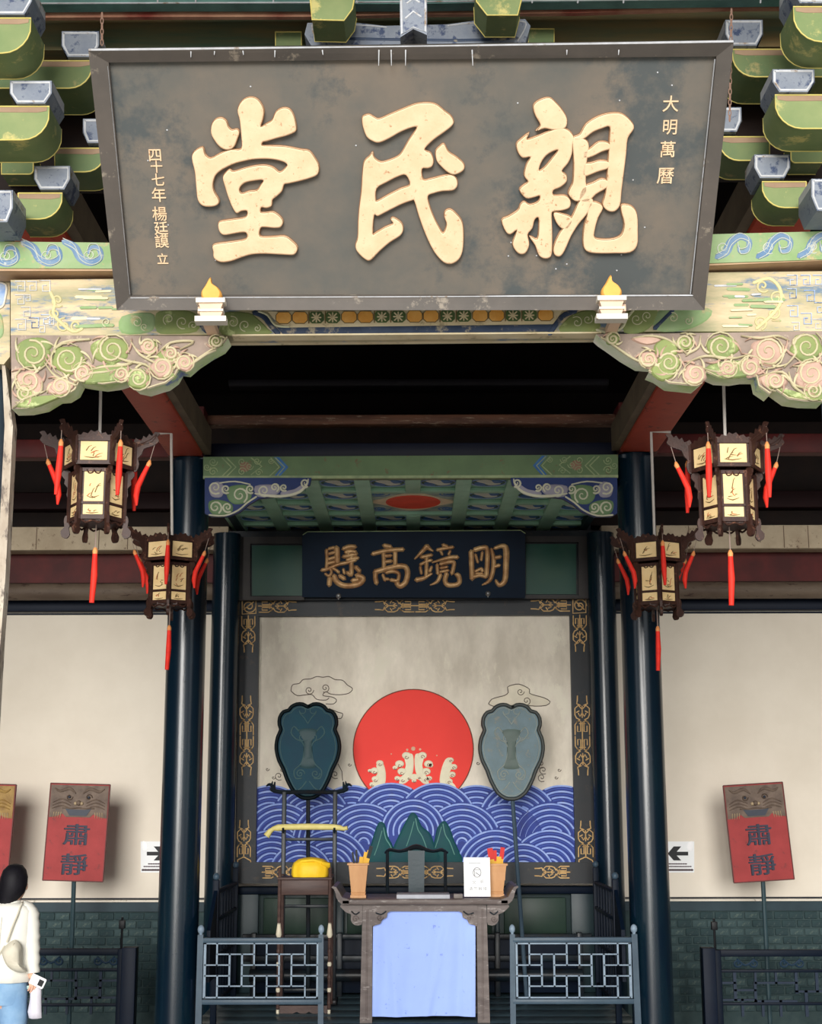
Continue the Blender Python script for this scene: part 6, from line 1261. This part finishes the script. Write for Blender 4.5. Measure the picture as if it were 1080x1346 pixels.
# fingers, each its own tapered chain rooted in the palm
def fingers(c, s):
    for i, (dx, dy, L) in enumerate([(.022, .012, .062), (.014, -.006, .07), (.0, -.014, .072), (-.014, -.010, .06)]):
        p0 = c + Vector((dx * s, dy, -.008)); p1 = p0 + Vector((.006 * s, -.006, -L * .45)); p2 = p1 + Vector((-.008 * s, .006, -L * .32)); p3 = p2 + Vector((-.010 * s, .010, -L * .18))
        b.tube([p0, p1, p2, p3], [.0095, .009, .008, .0055], 8)
    p0 = c + Vector((-.012 * s, .018, .012)); b.tube([p0, p0 + Vector((-.006 * s, .014, -.024)), p0 + Vector((.004 * s, .012, -.048))], [.011, .0095, .006], 8)
fingers(V3(.217, -.037, .915), 1); fingers(V3(-.175, 0, .88), -1)
# face: nose, ears, lips, eyes (turned away)
hc = V3(.045, .012, 1.545)
b.ball(hc + Vector((0, .0, -.005)), .082, sc=(.92, 1.08, 1.28), sub=3)
b.ball(hc + Vector((.012, .095, -.02)), .014, sc=(.8, 1, 1.4)); 
for s in (-1, 1): b.ball(hc + Vector((s * .078, .0, -.01)), .02, sc=(.4, .8, 1.3))
b.build('body', skin, t, sharp=80)
b = MB()
for s in (-1, 1): b.ball(hc + Vector((.005 + s * .03, .083, .0)), .010, 0, sc=(1.3, .5, .7))
b.ball(hc + Vector((.008, .090, -.055)), .014, 1, sc=(1.3, .5, .4)); b.build('facial_features', [mat('eye_dark', (40, 30, 30), .3), mat('lip', (190, 96, 92), .4)], t)
# hair: cap plus low ponytail falling to the left of the neck
b = MB()
b.loft([(hc + Vector((0, -.0, .128)), 0.0088, 0.0090), (hc + Vector((0, -.004, .120)), 0.0440, 0.0504), (hc + Vector((0, -.008, .09)), 0.0722, 0.0828), (hc + Vector((0, -.012, .045)), 0.0845, 0.0936), (hc + Vector((0, -.018, .0)), 0.0862, 0.0882), (hc + Vector((-.004, -.028, -.045)), 0.0792, 0.0738), (hc + Vector((-.016, -.036, -.082)), 0.0634, 0.0558), (hc + Vector((-.03, -.042, -.11)), 0.0475, 0.0405), (hc + Vector((-.045, -.046, -.14)), 0.0440, 0.0324), (hc + Vector((-.062, -.048, -.175)), 0.0387, 0.0270), (hc + Vector((-.08, -.046, -.205)), 0.0176, 0.0126)], 24)
for i, v in enumerate(b.v):
    a = math.atan2(v.y - hc.y, v.x - hc.x); v += Vector((math.cos(a), math.sin(a), 0)) * .0016 * math.sin(a * 22 + v.z * 40)
b.tube([hc + Vector((-.07, -.05, -.03)), hc + Vector((-.10, -.06, -.07)), hc + Vector((-.115, -.055, -.12)), hc + Vector((-.11, -.05, -.17))], [.02, .034, .03, .01], 10)
b.build('hair', hairm, t, sharp=80)
# jacket
b = MB(); cz = [(1.395, .052, .046, .03), (1.385, .085, .066, .026), (1.365, .135, .088, .02), (1.33, .168, .10, .015), (1.24, .168, .108, .012), (1.12, .160, .108, .008), (1.02, .163, .112, .004), (.96, .170, .118, 0), (.905, .178, .122, 0), (.90, .168, .112, 0), (1.0, .15, .10, 0)]
b.loft([(V3(ox, -.002, z_), rx, ry) for z_, rx, ry, ox in cz], 44, e=.85)
for v in b.v:
    l = v - PO3; a = math.atan2(l.y, l.x); k = max(0, min(1, (1.3 - l.z) / .4)); d_ = .006 * math.sin(a * 7 + l.z * 9) * k + .003 * math.sin(a * 15 - l.z * 30) * k; v += Vector((math.cos(a), math.sin(a), 0)) * d_
def sleeve(P, R):
    P = catmull([tuple(p) for p in P], 4); rr = catmull([(r,) for r in R], 4); n0 = len(b.v)
    b.tube(P, [r[0] for r in rr], 18)
    for i in range(n0, len(b.v)): v = b.v[i]; v += Vector((1, .6, 0)) * .0035 * math.sin(v.z * 95 + v.x * 50)
sleeve([V3(.10, 0, 1.345), V3(.155, 0, 1.315), V3(.178, -.005, 1.22), V3(.19, -.01, 1.12), V3(.205, -.025, 1.02), V3(.213, -.032, .955)], [.055, .062, .056, .052, .047, .043])
sleeve([V3(-.07, 0, 1.345), V3(-.125, 0, 1.315), V3(-.158, 0, 1.22), V3(-.17, 0, 1.12), V3(-.18, -.0, 1.0), V3(-.182, 0, .93)], [.055, .062, .056, .052, .047, .043])
jk = b.build('jacket', jackm, t, sharp=80)
b = MB(); b.tube([V3(.03 + .055 * math.cos(a), .0 + .05 * math.sin(a), 1.398 + .008 * math.sin(a)) for a in [k * 2 * PI / 20 for k in range(21)]], .012, 8); b.tube([V3(.005, -.116, 1.30), V3(.0, -.120, 1.1), V3(.0, -.127, .91)], .0022, 5); b.build('collar', jackm, jk)
# jeans
b = MB()
b.loft([(V3(0, 0, .93), .150, .105), (V3(0, 0, .86), .162, .115), (V3(0, 0, .78), .155, .11)], 32)
def leg_(P, R):
    P = catmull([tuple(p) for p in P], 4); rr = catmull([(r,) for r in R], 4); n0 = len(b.v); b.tube(P, [r[0] for r in rr], 20)
    for i in range(n0, len(b.v)): v = b.v[i]; v += Vector((.6, 1, 0)) * .004 * math.sin(v.z * 40 + v.x * 60)
leg_([V3(.078, 0, .86), V3(.09, -.005, .70), V3(.10, -.02, .46), V3(.10, -.01, .25), V3(.10, 0, .05)], [.088, .086, .074, .076, .082])
leg_([V3(-.078, 0, .86), V3(-.07, .03, .70), V3(-.06, .07, .46), V3(-.05, .12, .25), V3(-.04, .16, .05)], [.088, .086, .074, .076, .082])
b.build('jeans', jeanm, t, sharp=80)
for x, y in ((.10, .05), (-.045, .21)): MB().loft([(V3(x, y, 0), .045, .12), (V3(x, y, .03), .047, .125), (V3(x, y - .01, .06), .04, .10), (V3(x, y - .03, .085), .032, .06)], 20).build('shoe', whitep, t, sharp=60)
# bag on the back
to = thing('shoulder_bag', 'cream crescent shoulder bag hanging on the back of the woman', 'bag', V3(.09, -.14, 1.03))
BF = Frame(V3(.09, -.135, 1.03), (1, 0, -.28), (.28, -.02, 1)); b = MB()
P = catmull([(-.075, .06), (-.06, .02), (-.01, -.03), (.06, -.045), (.105, -.03), (.10, -.015), (.07, .01), (.05, .06), (.03, .11), (-.01, .135), (-.04, .12)], 3, True)
b.blob(BF, P, 0, .05, 0, px=False, smooth=0, rim=.6); b.prism(BF, P, -.012, .0, 0, px=False); b.build('bag_body', bagm, to, sharp=70)
b = MB(); b.stroke(BF, [(-.04, .08), (.0, .02), (.06, -.01)], .006, .034, .006, 0, px=False, smooth=3); b.stroke(BF, [(-.01, .12), (-.01, .06), (.01, .03)], .006, .036, .006, 0, px=False, smooth=3); b.build('fold', bagm, to)
b = MB(); b.tube([V3(.055, -.135, 1.15), V3(.085, -.128, 1.24), V3(.115, -.112, 1.32), V3(.125, -.07, 1.385), V3(.12, -.0, 1.405)], .0055, 6); b.tube([V3(.04, -.13, 1.13), V3(-.05, -.135, 1.0), V3(-.12, -.12, .94)], .004, 6); b.build('strap', bagm, to)
# phone in the hand
PFm = Frame(V3(.262, -.075, .905), (1, 0, -.45), (.45, 0, 1)); to = thing('phone', 'white phone with a square black camera block held in the right hand of the woman', 'phone', V3(.262, -.07, .88))
b = MB(); b.prism(PFm, catmull([(-.05, -.028), (.04, -.028), (.046, -.02), (.046, .03), (.04, .036), (-.05, .036)], 1, True), -.008, 0, 0, px=False); b.build('phone_body', paper, to); b = MB(); b.prism(PFm, [(.004, -.016), (.036, -.016), (.036, .022), (.004, .022)], 0, .003, 0, px=False); b.build('camera_block', blackp, to)
# clear plastic bag
b = MB(); rn = []
for zz, rx, ry in ((.93, .012, .01), (.90, .02, .014), (.86, .034, .022), (.80, .037, .026), (.74, .042, .028), (.705, .04, .022), (.70, .02, .01)): rn.append((V3(.235 + (.93 - zz) * .03, -.03, zz), rx, ry))
b.loft(rn, 22)
for v in b.v: v += Vector((1, .4, 0)) * .0035 * math.sin(v.z * 120 + v.x * 170)
to = thing('plastic_bag', 'crinkled clear plastic bag hanging from the right hand of the woman', 'bag', V3(.24, -.03, .70)); b.build('bag_film', plast, to, sharp=70)
b = MB(); b.tube([V3(.224, -.03, .915), V3(.20, -.04, .955), V3(.225, -.055, .965), V3(.24, -.04, .92)], .004, 6); b.build('handle', plast, to)
# pale folder
b = MB(); b.hexa([V3(.13, -.01, .845), V3(.23, -.01, .875), V3(.23, .05, .875), V3(.13, .05, .845), V3(.13, -.01, .87), V3(.23, -.01, .885), V3(.23, .05, .885), V3(.13, .05, .87)]); tag(b.build('folded_leaflet', mat('leaflet', (206, 226, 216), .6, (150, 190, 180), .8, 30)), 'pale green folded leaflet held beside the plastic bag in the hand of the woman', 'leaflet')
